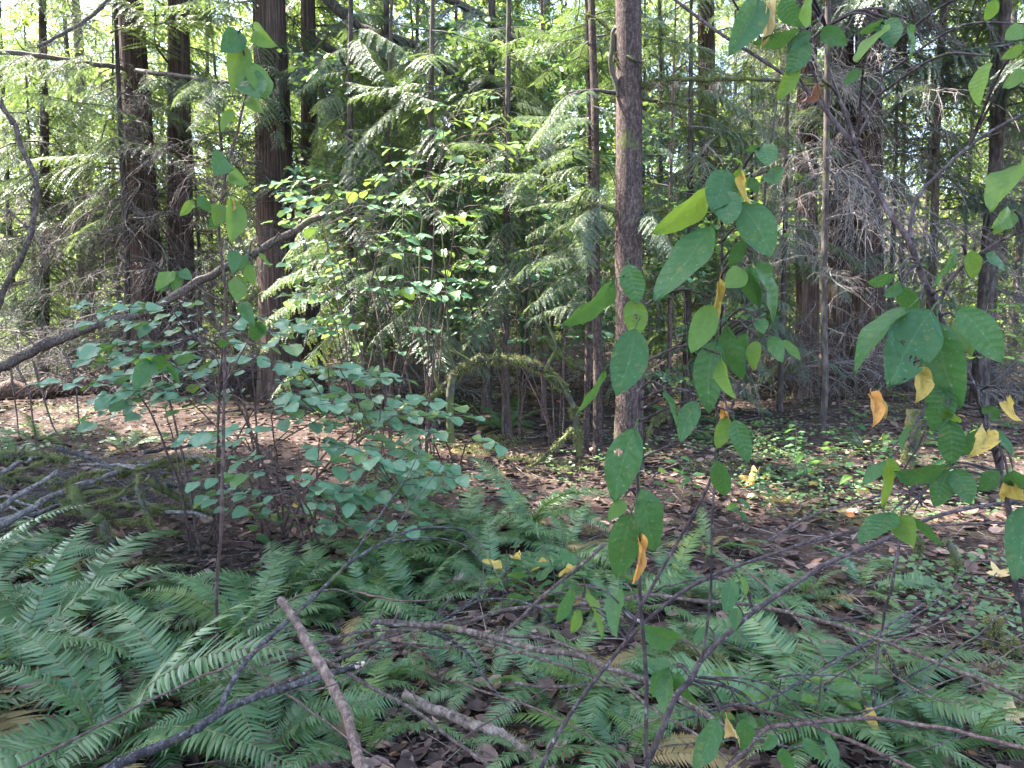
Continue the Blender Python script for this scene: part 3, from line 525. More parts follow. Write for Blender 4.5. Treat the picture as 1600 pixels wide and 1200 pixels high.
for i in range(13):                 # young hemlocks crowding between the trunks
    u = 20 + 1560 * (i + rg.uniform(.15, .85)) / 13; y = rg.uniform(14.5, 22); b0 = base_at(u, y); h = rg.uniform(6, 10)
    make_tree('hemlock_tree', 'young hemlock crowding between the trunks with low feathery boughs', b0, [Vector((0, 0, 0)), Vector((rg.uniform(-.1, .1), 0, h * .5)), Vector((rg.uniform(-.2, .2), 0, h))], (rg.uniform(.035, .07), .015), 'far_bark',
      [(DED, 12, .5, 3, ALL, (-.35, .2), (.5, 1.0), 'dead_bough'), (CED, 30, 1.0 if u < 560 or u > 1120 else 2.3, h, ALL, (-.4, .15), (.75, 1.25), 'bough')], group='young hemlocks between the trunks', seg=10, rings=24, ridge=.05, seed=i)
for i, (u, y, r) in enumerate(((648, 17, .07), (714, 16, .055), (741, 19, .09), (766, 15.5, .05), (822, 16.5, .09), (848, 21, .06), (861, 18, .05), (1035, 16, .06), (1150, 20, .08), (1408, 17, .07), (1436, 20, .09), (1500, 19, .08), (1585, 18, .10), (330, 21, .09), (368, 18, .06), (130, 20, .1), (20, 18, .08), (540, 20, .09))):
    b0 = base_at(u, y); h = rg.uniform(9, 13); ln_ = rg.uniform(-.5, .5)
    make_tree('slim_tree', 'slim dark trunk standing before the bright leaves of the far wood', b0, [Vector((0, 0, 0)), Vector((ln_ * .3, 0, h * .4)), Vector((ln_, 0, h))], (r, r * .4), 'far_bark', [(DED, 9, 1.5, 7, ALL, (-.2, .4), (.4, .9), 'dead_bough'), (LFY, 16, 3.5, h, ALL, (-.1, .5), (.9, 1.5), 'bough')], group='slim trunks before the far wood', seg=12, rings=26, ridge=.06, seed=i)
wn = np.random.default_rng(9); cn = 1150                      # far-off wood that reads as one mass
cx = np.stack([wn.uniform(-52, 52, cn), wn.uniform(50, 64, cn), 26 * wn.random(cn) ** 1.25], -1); pc = 80
pp = np.repeat(cx, pc, 0) + wn.normal(0, 1., (cn * pc, 3)) * np.array([1.1, 1.0, .75]); pp = pp[pp[:, 2] > .1]; k_ = len(pp); pp[:, 2] += .5
sz = wn.uniform(.12, .30, k_); b = MB(); b.scatter(*DIA, frames(wn.normal(0, 1, (k_, 3)), np.stack([wn.normal(0, .6, k_), wn.normal(0, .6, k_), np.ones(k_)], -1)), np.stack([sz * .8, sz, sz], -1), pp)
o = obj('far_wood', b.mesh('far_wood', 'far_leaf', smooth=False)); o['kind'] = 'stuff'; tag(o, 'bright green leaf mass of the far wood behind all the trunks', 'wood')
for i, (u, y) in enumerate(((30, 13.5), (90, 14.5), (150, 13), (330, 16), (370, 15), (560, 13), (620, 12), (680, 14), (740, 16), (830, 14), (1030, 13), (1150, 14), (1210, 12.6), (1390, 13), (1430, 15), (1500, 12.5), (1590, 13.5), (900, 17), (480, 18))):
    b0 = base_at(u, y); t = thing('dead_brush', 'tangle of bare dead twigs on the floor among the trunks', 'brush', b0, 'dead brush among the trunks')
    for k in range(11): obj('dead_bough', rg.choice(DED + GRY[:2]), t, mtx=bough_mtx(rg.uniform(.1, .5), rg.uniform(*ALL), rg.uniform(.3, 1.25), rg.uniform(.6, 1.1), rg.uniform(-.5, .5), rg.uniform(-.4, .4)))
for i, (u, y) in enumerate(((20, 19), (120, 18), (350, 19), (390, 20), (540, 18), (640, 18), (700, 19), (800, 18), (850, 20), (900, 18.5), (1040, 17), (1090, 19), (1160, 18), (1400, 17), (1450, 18), (1520, 17), (1590, 18))):
    b0 = base_at(u, y); t = thing('understory_bush', 'low leafy bush closing the gap between the trunks', 'bush', b0, 'low bushes between the trunks')
    b = MB()
    for k in range(4): b.tube([(0, 0, 0), (rg.uniform(-.2, .2), rg.uniform(-.2, .2), .5), (rg.uniform(-.5, .5), rg.uniform(-.5, .5), 1.1)], [.012, .009, .004], 4)
    obj('stem', b.mesh('stem', 'dead_twig'), t)
    for k in range(12): obj('bough', rg.choice(LFY), t, mtx=bough_mtx(rg.uniform(.05, .9), rg.uniform(*ALL), rg.uniform(-.1, .8), rg.uniform(.5, .95)))
# canopy trees around the viewpoint, mostly above and outside the frame, that shade the foreground
for i, (x, y, h) in enumerate(((-7.5, 3.2, 17), (-9.5, 6.5, 20), (-13, 3.5, 19), (-14, 9.5, 21), (-11.5, 8.2, 20), (10.5, 8, 20))):
    b0 = Vector((x, y, gh(x, y) - .05))
    make_tree('fir_tree', 'tall dark fir beside the clearing whose crown shades the ferns', b0, [Vector((0, 0, 0)), Vector((.1, 0, h * .5)), Vector((.2, .1, h))], (.24, .06), 'fir_bark',
      [UP(165, 5.5, h, (1.3, 2.0))], group='tall firs around the clearing', seg=24, rings=40, ridge=.08, seed=i + 40)

# ------------------------------------------------------------------ traced stems, branches and leaves
def moss_mesh(pts, rad, seed, dens=900, ln=.03, hang=.5, t0=0., t1=1.):
    rg = np.random.default_rng(seed); pts = np.array([tuple(p) for p in pts]); n = len(pts); rad = np.broadcast_to(rad, (n,))
    L = np.linalg.norm(np.diff(pts, axis=0), axis=1).sum() * (t1 - t0); c = max(20, int(L * dens)); k = (t0 + (t1 - t0) * rg.random(c)) * (n - 1.001); i = k.astype(int); f = (k - i)[:, None]
    p = pts[i] * (1 - f) + pts[i + 1] * f; r = rad[i]; tan = pts[i + 1] - pts[i]; tan /= np.linalg.norm(tan, axis=1)[:, None]
    d = rg.normal(0, 1, (c, 3)); d -= tan * (d * tan).sum(1)[:, None]; d /= np.linalg.norm(d, axis=1)[:, None]
    cl = np.array([noise.noise((a[0] * 14, a[1] * 14, a[2] * 14 + seed)) for a in p]); keep = cl > -.12; p, r, d, tan = p[keep], r[keep], d[keep], tan[keep]
    D = d + tan * rg.normal(0, .4, (len(p), 1)) + np.array([0, 0, -hang]) * rg.random((len(p), 1)); S = ln * rg.uniform(.4, 1.3, len(p))
    b = MB(); b.scatter(*DIA, frames(D, rg.normal(0, 1, (len(p), 3))), np.stack([S * .28, S, S], -1), p + d * (r * .9)[:, None]); return b.mesh('moss', 'moss', smooth=False)
def branch(label, pts, r0, r1, m='branch_bark', name='fallen_branch', cat='branch', sides=(), moss=None, endcap=None, seg=9, amp=.006, seed=0, group=None, knots=True):
    """a branch as a thing: main limb, side twigs, moss; pts in world space"""
    base = Vector(pts[0]); t = thing(name, label, cat, base, group); q = [p - base for p in rough_line(pts, amp * 1.6, seed, 12 if len(pts) < 10 else 8)]; n = len(q); rg = random.Random(seed)
    rad = np.array([lerp(r0, r1, i / (n - 1)) * (1 + .10 * noise.noise((i * .8, seed, 0)) + (.25 * max(0, noise.noise((i * 1.7, seed + 5, 0)) - .25) if knots else 0)) for i in range(n)])
    b = MB(); b.tube(q, rad, seg, rough=.22)
    if knots:
        for i in range(2, n - 2, 4):
            if rg.random() < .6:
                d = Vector((rg.uniform(-1, 1), rg.uniform(-1, 1), rg.uniform(-.2, 1))).normalized(); b.tube([q[i], q[i] + d * rad[i] * 1.6, q[i] + d * rad[i] * rg.uniform(2, 4)], [rad[i] * .35, rad[i] * .3, rad[i] * .18], 5)
    obj('limb', b.mesh('limb', m), t)
    if endcap:
        d = (q[-1] - q[-2]).normalized(); b = MB(); b.tube([q[-1] - d * rad[-1] * 2.2, q[-1], q[-1] + d * rad[-1] * 1.0 + Vector((0, 0, .3 * rad[-1]))], [rad[-1] * 1.06, rad[-1] * 1.02, rad[-1] * .4], 7); obj('broken_end', b.mesh('broken_end', endcap), t)
    for k, (sp, s0, s1) in enumerate(sides):
        sq = [p - base for p in rough_line(sp, amp * .6, seed + 3 + k, 6)]; b = MB(); b.tube(sq, np.linspace(s0, s1, len(sq)), 6); obj('side_twig', b.mesh('side_twig', m), t)
    if moss:
        o = obj('moss', moss_mesh(q, rad, seed, *moss), t); o['kind'] = 'stuff'
    return t
def ZL(px, zs):                    # picture points at given heights over the floor
    zs = zs if isinstance(zs, (list, tuple)) else [zs] * len(px)
    if len(zs) == 2 and len(px) != 2: zs = list(np.interp(np.linspace(0, 1, len(px)), [0, 1], zs))
    if len(zs) == 3 and len(px) != 3: zs = list(np.interp(np.linspace(0, 1, len(px)), [0, .5, 1], zs))
    return [PZ(u, v, z) for (u, v), z in zip(px, zs)]
def DL(px, ds):
    if not isinstance(ds, (list, tuple)): ds = [ds, ds]
    d = np.interp(np.linspace(0, 1, len(px)), np.linspace(0, 1, len(ds)), ds); return [P(u, v, y) for (u, v), y in zip(px, d)]
def wpx(px, y): return .9 * px * y / F / 2     # radius in metres of something px wide y metres away

for lo, q, rd, sd_, mo in LATER:
    o = obj('moss', moss_mesh(q, rd, sd_, *mo), lo); o['kind'] = 'stuff'
# --- fallen log and leaning pole, left
branch('reddish broken fallen log lying in front of the cedar pair', [p for p in ZL([(-60, 616), (40, 610), (120, 603), (200, 598), (300, 592), (400, 588), (480, 586)], .17)], .16, .10, 'log_wood', 'fallen_log', 'log', amp=.03, seg=16, seed=3)
LP_ = DL([(-30, 590), (60, 545), (140, 510), (230, 485), (310, 440), (400, 395), (450, 365), (505, 335)], [7.4, 8.2])
branch('long bare pole leaning up to the right across the cedars, twigs hanging', LP_, .05, .035, 'branch_bark', 'leaning_pole', 'branch', seed=4, amp=.015, seg=12, sides=[
  (DL([(17, 575), (24, 630), (30, 687)], 7.4), .010, .005), (DL([(25, 572), (44, 609), (52, 660), (57, 707)], 7.4), .012, .006), (DL([(52, 565), (67, 616), (80, 660), (98, 690)], 7.5), .012, .006), (DL([(98, 548), (116, 589), (122, 640), (127, 687)], 7.5), .012, .006), (DL([(60, 545), (30, 520), (-10, 535)], 7.4), .008, .004)])
branch('dark curved bare stem at the edge of the wood left of the cedar pair', DL([(-60, 60), (-5, 150), (25, 200), (48, 260), (55, 310), (48, 370), (20, 430), (-10, 490), (-60, 620)], 3.6) + [Vector((-3.1, 3.6, 0))], .010, .015, 'branch_bark', 'bare_stem', 'stem', seed=5, amp=.012, sides=[(DL([(48, 360), (30, 345), (10, 325)], 3.6), .006, .003), (DL([(20, 195), (8, 170), (2, 150)], 3.6), .007, .004)])
# --- mossy brush pile, left
MO = (1500, .035, .9)
pile = [
 ('thick mossy log end at the back of the brush pile', [(-60, 718), (0, 714), (50, 713), (102, 718)], [.42, .40], 20, 'mossy_bark', (2600, .05, .9)),
 ('short dark stick poking up over the mossy log end', [(90, 700), (130, 712), (185, 737)], [.5, .38], 9, 'black_bark', None),
 ('long pole across the brush pile, bare at one end and mossy at the other', [(-10, 825), (50, 793), (105, 767), (160, 747), (212, 727), (275, 713), (325, 717)], [.25, .5], 13, 'dead_twig', (2200, .045, 1.1, .45, 1.)),
 ('bare grey stick slanting across the mossy brush pile', [(-8, 800), (40, 770), (92, 737)], [.3, .46], 10, 'dead_twig', None),
 ('thin mossy stick low in the brush pile', [(-5, 834), (57, 812), (117, 792), (175, 780), (225, 747)], [.15, .4], 7, 'mossy_bark', (1400, .03, .6)),
 ('stubby thick mossy root at the foot of the brush pile', [(112, 765), (135, 795), (162, 818), (180, 856)], [.40, .05], 22, 'mossy_bark', (2600, .035, .6)),
 ('crooked mossy stick hanging down from the brush pile', [(217, 742), (219, 775), (228, 800), (242, 825), (275, 837)], [.42, .08], 9, 'mossy_bark', (1400, .03, .6)),
 ('mossy limb sloping down out of the brush pile towards the shrub', [(228, 748), (255, 764), (287, 780), (337, 806)], [.42, .15], 14, 'mossy_bark', (2400, .04, .9)),
 ('mossy limb lying level in the middle of the brush pile', [(-30, 745), (50, 750), (120, 757)], [.34, .34], 13, 'mossy_bark', (2400, .045, .9)),
 ('dark level stick running from the brush pile under the shrub', [(262, 755), (320, 760), (400, 768), (470, 772)], [.36, .30], 9, 'black_bark', (700, .03, .8)),
 ('dark twig lying over the brush pile beneath the shrub leaves', [(225, 708), (270, 698), (330, 697), (370, 700)], [.55, .45], 7, 'black_bark', None),
 ('short broken stick on bare soil in front of the brush pile', [(185, 847), (232, 825)], [.05, .09], 6, 'branch_bark', None),
 ('mossy limb half buried at the bottom of the brush pile', [(-20, 780), (60, 783), (130, 790)], [.22, .18], 14, 'mossy_bark', (2200, .04, .8)),
]
for k, (lab, px, zs, wd, m_, mo) in enumerate(pile):
    if mo: mo = (mo[0] * .6, mo[1] * .7) + tuple(mo[2:])
    pts = ZL(px, zs); branch(lab, pts, wpx(wd, pts[0].y), wpx(wd, pts[0].y) * .7, m_, 'brush_branch', 'branch', moss=mo, seed=20 + k, amp=.015)
rb_ = random.Random(31)
for k in range(18):
    u = rb_.uniform(-30, 300); v = rb_.uniform(725, 815); dz = rb_.uniform(-40, 60); w_ = rb_.uniform(60, 150); z0 = max(.04, .5 - (v - 715) * .0035); sl = rb_.choice([-1, 1]) * rb_.uniform(10, 45)
    pts = ZL([(u - w_ / 2, v + sl / 2), (u, v + rb_.uniform(-8, 8)), (u + w_ / 2, v - sl / 2)], [z0 * .7, z0, max(.03, z0 * .8)]); wd = rb_.uniform(4, 11); mossy = rb_.random() < .4
    branch('mossy or bare stick crossing others in the tangle of the brush pile', pts, wpx(wd, 5.6), wpx(wd, 5.6) * .6, 'mossy_bark' if mossy else 'dead_twig', 'brush_branch', 'branch', moss=(1100, .022, .7) if mossy else None, seed=120 + k, amp=.02, group='sticks in the brush pile')
for k in range(3):
    c = G(30 + 105 * k, 800); t = thing('dead_brush', 'fine dead twigs filling the mossy brush pile', 'brush', c, 'twigs in the brush pile')
    for q in range(9): obj('dead_bough', rb_.choice(DED), t, mtx=bough_mtx(rb_.uniform(.05, .3), rb_.uniform(*ALL), rb_.uniform(-.1, .5), rb_.uniform(.3, .5), rb_.uniform(-.3, .3), rb_.uniform(-.3, .3)))
# --- arching mossy vine maple in the middle
AR = DL([(631, 640), (655, 628), (678, 619), (709, 589), (739, 567), (773, 560), (817, 565), (850, 579), (877, 602), (894, 626), (900, 656), (905, 712)], [7.9, 7.4])
branch('mossy vine maple stem bent into an arch over the forest floor', AR, .045, .03, 'mossy_bark', 'vine_maple', 'tree', moss=(2200, .04, .5), seed=40, amp=.02, sides=[
 (DL([(709, 585), (704, 612), (702, 640), (706, 690)], 7.7), .05, .045), (DL([(685, 612), (672, 552), (665, 511), (658, 467), (655, 420), (660, 340)], 7.7), .016, .008), (DL([(711, 580), (702, 540), (699, 480), (697, 433), (690, 360)], 7.6), .014, .007),
 (DL([(720, 575), (690, 545), (660, 510), (640, 480)], 7.7), .012, .006), (DL([(850, 579), (868, 545), (862, 520), (848, 490), (835, 450)], 7.5), .02, .009), (DL([(740, 567), (700, 540), (660, 490), (620, 450)], 7.9), .014, .006), (DL([(880, 606), (868, 590), (848, 588)], 7.4), .014, .01), (DL([(631, 640), (600, 655), (560, 690)], 7.9), .045, .02)])
branch('dead mossy branch sloping to the alder foot', DL([(895, 670), (860, 705), (835, 725), (815, 735)], 7.0), .02, .012, 'mossy_bark', moss=(900, .03, .5), seed=41)
branch('mossy horizontal bough lying behind the arch', DL([(830, 538), (850, 530), (865, 545), (895, 570), (925, 585)], [9, 8.6]), .05, .02, 'mossy_bark', seed=42, moss=(1200, .04, .8))
# --- foreground sticks and branches
def fb(label, px, zs, wd, wd1=None, m='branch_bark', **kw):
    pts = ZL(px, zs); y = sum(p.y for p in pts) / len(pts); name = kw.pop('name', 'fallen_branch')
    sides = [(ZL(sp, sz), wpx(a, y), wpx(b_, y)) for sp, sz, a, b_ in kw.pop('sides', ())]
    return branch(label, pts, wpx(wd, y), wpx(wd1 if wd1 else wd * .6, y), m, name, kw.pop('cat', 'branch'), sides=sides, **kw)
fb('thick brown broken stick standing up across the blackish branch', [(572, 1225), (567, 1200), (537, 1107), (512, 1055), (485, 1015), (460, 970), (437, 936)], [.28, .62], 21, 15, 'brown_stick', name='broken_stick', cat='stick', seed=50, seg=12, moss=(700, .012, .2, .3, .5))
fb('blackish forked branch with a pale broken end lying over the sword ferns', [(120, 1235), (165, 1202), (250, 1165), (300, 1140), (350, 1112), (430, 1080), (500, 1060), (537, 1047), (566, 1037)], [.30, .44], 17, 12, 'black_bark', endcap='fresh_wood', seed=51, seg=12, moss=(500, .01, .2, .5, .8),
   sides=[([(342, 1112), (360, 1070), (395, 1022), (450, 970), (525, 900), (545, 880), (600, 847), (650, 827), (700, 824), (732, 832), (757, 862), (775, 895), (790, 925)], [.36, .62, .35], 12, 4), ([(600, 848), (675, 840), (725, 852), (750, 875), (755, 892), (747, 938)], [.62, .40], 5, 3), ([(545, 878), (600, 795), (642, 735), (662, 690), (691, 640)], [.60, .95], 6, 3), ([(608, 838), (650, 780), (690, 727), (710, 700)], [.62, .86], 4, 2)])
fb('grey-brown branch stretching right from a stubby broken end', [(582, 972), (600, 972), (680, 980), (775, 997), (835, 1012), (885, 1022), (935, 1039), (1000, 1058), (1095, 1110), (1150, 1150)], [.46, .42], 14, 8, seed=52, seg=11, sides=[([(612, 976), (620, 962), (626, 956)], [.46, .5], 6, 4), ([(652, 980), (644, 968)], [.46, .49], 5, 3), ([(777, 994), (847, 997), (910, 1020), (960, 1055), (1010, 1100), (1090, 1150), (1140, 1190)], [.44, .3], 7, 4), ([(755, 1000), (822, 1022), (885, 1042), (935, 1060), (1010, 1088)], [.42, .35], 6, 4)])
fb('long thin branch sweeping across the ferns to the right', [(400, 1085), (480, 1050), (560, 1017), (615, 990), (710, 977), (785, 955), (860, 947), (970, 936), (1035, 932), (1147, 942), (1192, 947), (1296, 974), (1397, 1008), (1532, 1062), (1640, 1105)], [.30, .5, .42], 8, 7, seed=53)
fb('straight thin twig in the bundle left of the grey-brown branch', [(402, 1030), (480, 1010), (530, 998), (587, 986), (662, 985)], [.38, .44], 7, 5, seed=54)
fb('lower thin twig in the bundle left of the grey-brown branch', [(405, 1040), (500, 1020), (575, 1005), (640, 985), (720, 966), (740, 962)], [.34, .46], 7, 5, 'branch_bark', seed=55)
fb('short level twig beneath the grey-brown branch', [(590, 1009), (650, 1006), (700, 1010), (747, 1002)], [.34, .34], 6, 4, seed=56)
fb('slender straight twig slanting down over bare soil', [(505, 1030), (560, 1062), (610, 1090), (660, 1122), (715, 1162), (790, 1212)], [.36, .10], 8, 6, seed=57)
fb('pale rotting log on the soil, mossy at one end', [(630, 1086), (685, 1110), (760, 1140), (797, 1157), (852, 1197), (900, 1240)], [.14, .08], 19, 22, 'pale_wood', name='rotten_log', cat='log', seed=58, seg=12, moss=(2600, .016, .1, .55, .95))
fb('thin pale twig lying under the grey-brown branch', [(805, 1067), (850, 1071), (910, 1071), (960, 1070)], [.2, .2], 6, 5, seed=59)
fb('dark twig sticking up from the grey-brown branch', [(670, 976), (690, 950), (708, 930)], [.44, .56], 4, 3, 'black_bark', name='twig', cat='twig', seed=60)
fb('black wiry twig arching high over the fern fronds', [(680, 977), (735, 942), (785, 935), (835, 947), (870, 977), (895, 1040), (882, 1107)], [.46, .5, .1], 4, 3, 'black_bark', name='twig', cat='twig', seed=61)
fb('dark twig drooping down in front of the bright green frond', [(667, 987), (722, 1012), (760, 1060), (810, 1122)], [.42, .12], 5, 3, 'black_bark', name='twig', cat='twig', seed=62)
fb('straight dark branch slanting up to the tall osoberry stem', [(785, 992), (822, 955), (860, 920), (900, 887), (948, 848)], [.46, .72], 6, 6, seed=63)
fb('reddish twig along the bottom with pale lenticels', [(1110, 1090), (1127, 1097), (1212, 1114), (1296, 1144), (1347, 1164), (1430, 1202)], [.25, .2], 7, 7, 'thin_stem', seed=64)
fb('smooth reddish shoot bending over the lower right ferns', [(1134, 1202), (1175, 1160), (1205, 1137), (1242, 1131), (1300, 1126), (1364, 1124), (1465, 1137), (1540, 1156), (1640, 1180)], [.3, .38], 8, 7, 'thin_stem', seed=65)
fb('dark twig hanging upright over the right-hand fern', [(1407, 834), (1392, 915), (1377, 989), (1362, 1122)], [.85, .6, .15], 5, 5, 'oso_stem', name='twig', cat='twig', seed=66)
fb('thin dark twig running under the long sweeping branch', [(1441, 942), (1364, 996), (1290, 1043), (1205, 1090), (1138, 1102), (1060, 1125)], [.45, .3], 5, 4, 'black_bark', name='twig', cat='twig', seed=67)
fb('dark rotten snag leaning among the right-hand fern fronds', [(1424, 1140), (1408, 1080), (1395, 1045), (1380, 1016)], [.02, .38], 15, 10, 'black_bark', name='broken_stick', cat='stick', seed=68, moss=(1200, .014, .3))
fb('moss-covered fallen limb half hidden behind osoberry leaves', [(1040, 995), (1062, 1006), (1127, 1033), (1195, 1067), (1230, 1104), (1260, 1140)], [.22, .05], 15, 13, 'mossy_bark', seed=69, moss=(3000, .022, .3))
fb('thin white twig on the litter between the ferns', [(862, 922), (900, 932), (985, 962), (1020, 985)], [.12, .1], 6, 6, 'grey_twig', name='twig', cat='twig', seed=70)
fb('thin straight twig slanting from the lower left over the fern fronds', [(30, 1202), (160, 1130), (300, 1062), (345, 1046), (430, 1000)], [.36, .50], 5, 4, 'thin_stem', name='twig', cat='twig', seed=71)
fb('bare twig crossing below the dark upright twig', [(1120, 860), (1192, 912), (1240, 960), (1290, 1035)], [.5, .3], 4, 3, 'thin_stem', name='twig', cat='twig', seed=72)
fb('pale dead branches lying on the sunny litter behind the alder', [(1005, 585), (1045, 588), (1075, 600), (1110, 612)], [.3, .15], 6, 3, 'grey_twig', name='twig', cat='twig', seed=73)
fb('yellow-green mossy stick leaning out of the cedar clump foot', [(1330, 556), (1350, 580), (1375, 605), (1420, 622)], [.5, .15], 5, 3, 'mossy_bark', name='twig', cat='twig', seed=74, moss=(900, .02, .3))
for k in range(34):
    u, v = rb_.uniform(330, 1600), rb_.uniform(630, 800); c = G(u, v); a = rb_.uniform(0, 6.28); L_ = rb_.uniform(.3, 1.1); d = Vector((math.cos(a), math.sin(a), 0)) * L_ / 2; r_ = rb_.uniform(.006, .016)
    pts = [c - d, c + Vector((rb_.uniform(-.05, .05), rb_.uniform(-.05, .05), 0)), c + d]; pts = [Vector((p.x, p.y, gh(p.x, p.y) + r_ * .8 + (.10 * i if k % 3 == 0 else 0))) for i, p in enumerate(pts)]
    branch('short dead stick lying on the open forest floor litter', pts, r_, r_ * .5, rb_.choice(['branch_bark', 'black_bark', 'log_wood']), 'dead_stick', 'stick', seed=200 + k, amp=.012, seg=6, group='dead sticks on the open floor')
for k in range(30):
    u, v = rb_.uniform(420, 1560), rb_.uniform(900, 1170); w_ = rb_.uniform(90, 260); sl = rb_.uniform(-.7, .7) * w_; z = rb_.uniform(.22, .5); bow = rb_.uniform(-30, 30)
    fb('thin dead twig caught across the fern fronds', [(u - w_ / 2, v + sl / 2), (u - w_ / 5, v + sl / 5 + bow * .8), (u + w_ / 5, v - sl / 5 + bow), (u + w_ / 2, v - sl / 2)], [z * .5, z * 1.1, z * .7], rb_.uniform(3, 5), 2.2, rb_.choice(['branch_bark', 'black_bark', 'thin_stem', 'oso_stem']), name='twig', cat='twig', seed=300 + k, seg=6, group='thin twigs across the ferns')
# small mossy stubs on the right
for k, (lab, a, c, wd) in enumerate((('slim moss-covered stub leaning on the litter to the right', (1497, 900), (1480, 842), 15), ('short upright moss-covered stub beside the leaning one', (1431, 874), (1436, 836), 12), ('fat mossy stub near the lower right ferns', (1549, 1020), (1549, 962), 22), ('squat mossy stub beside the fat one', (1578, 1034), (1576, 995), 20), ('tall mossy stump behind the osoberry leaf cluster', (1418, 728), (1428, 640), 26))):
    g0 = G(*a); top = P(*c, g0.y); branch(lab, [g0 - Vector((0, 0, .05)), g0.lerp(top, .5) + Vector((.01, 0, 0)), top], wpx(wd, g0.y), wpx(wd, g0.y) * .75, 'mossy_bark', 'mossy_stub', 'stump', moss=(5200, .022, .4), seed=80 + k, knots=False, seg=12)

# --- osoberry shrubs: stems and every large leaf
def stem_part(t, base, pts, r0, r1, m='oso_stem', seed=0, nm='stem'):
    q = [p - base for p in rough_line(pts, .004, seed, 6)]; n = len(q); b = MB()
    b.tube(q, [lerp(r0, r1, i / (n - 1)) * (1 + .12 * noise.noise((i * .9, seed, 2))) for i in range(n)], 8); obj(nm, b.mesh(nm, m), t); return [p + base for p in q]
def put_leaf(t, base, stems, kind, bpx, tpx, wd, y, rg, twig='oso_stem'):
    A = P(*bpx, y + rg.uniform(-.02, .02)); lenpx = math.hypot(tpx[0] - bpx[0], tpx[1] - bpx[1]); B = P(*tpx, A.y * (1 + rg.uniform(-.05, .03)))
    L = (B - A).length; D = (B - A) / L; view = (Vector((0, 0, CAM_H)) - (A + B) / 2).normalized(); N = (view - D * view.dot(D)).normalized(); X = D.cross(N)
    asp = {'y': .42, 't': .42, 'o': .42, 'b': .42}.get(kind, .5); full = asp * lenpx; rat = wd / full; sx = 1.
    if rat < .8 and kind in 'gl': roll = math.acos(max(.25, rat)) * rg.choice([-1, 1])
    else: roll = rg.uniform(-.25, .25); sx = min(1.22 if kind in ('hole', 'bite', 'g', 'l') else 1.15, max(.4, rat))
    N2 = N * math.cos(roll) + X * math.sin(roll); X2 = D.cross(N2)
    mt = Matrix((X2, D, N2)).transposed().to_4x4(); mt = Matrix.Translation(A - base) @ mt @ Matrix.Diagonal((L * sx, L, L, 1))
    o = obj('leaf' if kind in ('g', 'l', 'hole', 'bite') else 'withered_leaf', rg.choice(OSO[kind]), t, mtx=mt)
    if kind == 'hole': o['label'] = 'leaf with a chewed hole'
    if kind == 'bite': o['label'] = 'leaf with a bite out of its edge'
    st = A - D * .15 * L; best = min((p for s in stems for p in s), key=lambda p: (p - st).length + .35 * max(0., p.z - st.z + .015))
    dl = (best - st).length
    if dl > .012:
        mid = st.lerp(best, .45) + Vector((0, 0, .16 * dl)); b = MB(); q = smooth([best - base, mid - base, st - base], 5); b.tube(q, np.linspace(.0022, .0014, len(q)), 5); obj('twig', b.mesh('twig', twig), t)
rg = random.Random(11)
# tall thin osoberry in the middle and the branches that rise with it
bs_ = Vector((.28, 1.45, gh(.28, 1.45) - .03)); t = thing('osoberry_shrub', 'osoberry shoots with large hanging leaves rising in front of the alder trunk', 'shrub', bs_)
st = []
def S(px, ds, w0, w1, seed): st.append(stem_part(t, bs_, DL(px, ds), wpx(w0, 1.1), wpx(w1, 1.1), seed=seed))
st.append(stem_part(t, bs_, DL([(990, 470), (993, 520), (995, 560), (998, 640), (997, 760), (1000, 870), (1000, 935), (1005, 1010), (1010, 1080), (1008, 1180), (1012, 1215)], [1.15, 1.25])[::1] + [bs_ + Vector((.0, -.1, .35)), bs_], wpx(5, 1.2), wpx(9, 1.2), seed=1))
S([(1130, 350), (1129, 395), (1126, 470), (1125, 550), (1120, 620), (1124, 675), (1119, 720), (1096, 780), (1035, 888), (1000, 950), (977, 997)], [1.2, 1.35], 4, 8, 2)
S([(1215, 160), (1207, 220), (1197, 294), (1188, 400), (1179, 500), (1164, 575), (1137, 655), (1123, 690)], [1.3, 1.25], 4, 6, 3)
S([(1119, 722), (1114, 780), (1110, 860), (1108, 935), (1097, 1028)], [1.27, 1.3], 5, 6, 4)
S([(1640, 776), (1600, 780), (1560, 785), (1500, 797), (1440, 815), (1375, 845), (1300, 875), (1260, 900), (1192, 945), (1150, 980), (1097, 1030), (1080, 1062), (1058, 1086), (1037, 1133), (1010, 1195)], [1.6, 1.3], 8, 14, 5)
S([(1590, 818), (1462, 820), (1400, 825), (1330, 832), (1262, 848), (1172, 877), (1110, 902), (1055, 932), (980, 1000), (915, 1080), (870, 1150), (845, 1200)], [1.7, 1.5], 6, 12, 6)
S([(1200, 845), (1240, 820), (1290, 797), (1360, 778), (1420, 770), (1500, 775)], [1.5, 1.6], 7, 4, 7)
st.append(stem_part(t, bs_, [P(845, 1200, 1.5), P(835, 1280, 1.5), bs_ + Vector((-.2, .05, .3)), bs_ + Vector((-.12, .02, 0))], wpx(12, 1.4), wpx(14, 1.4), seed=8))
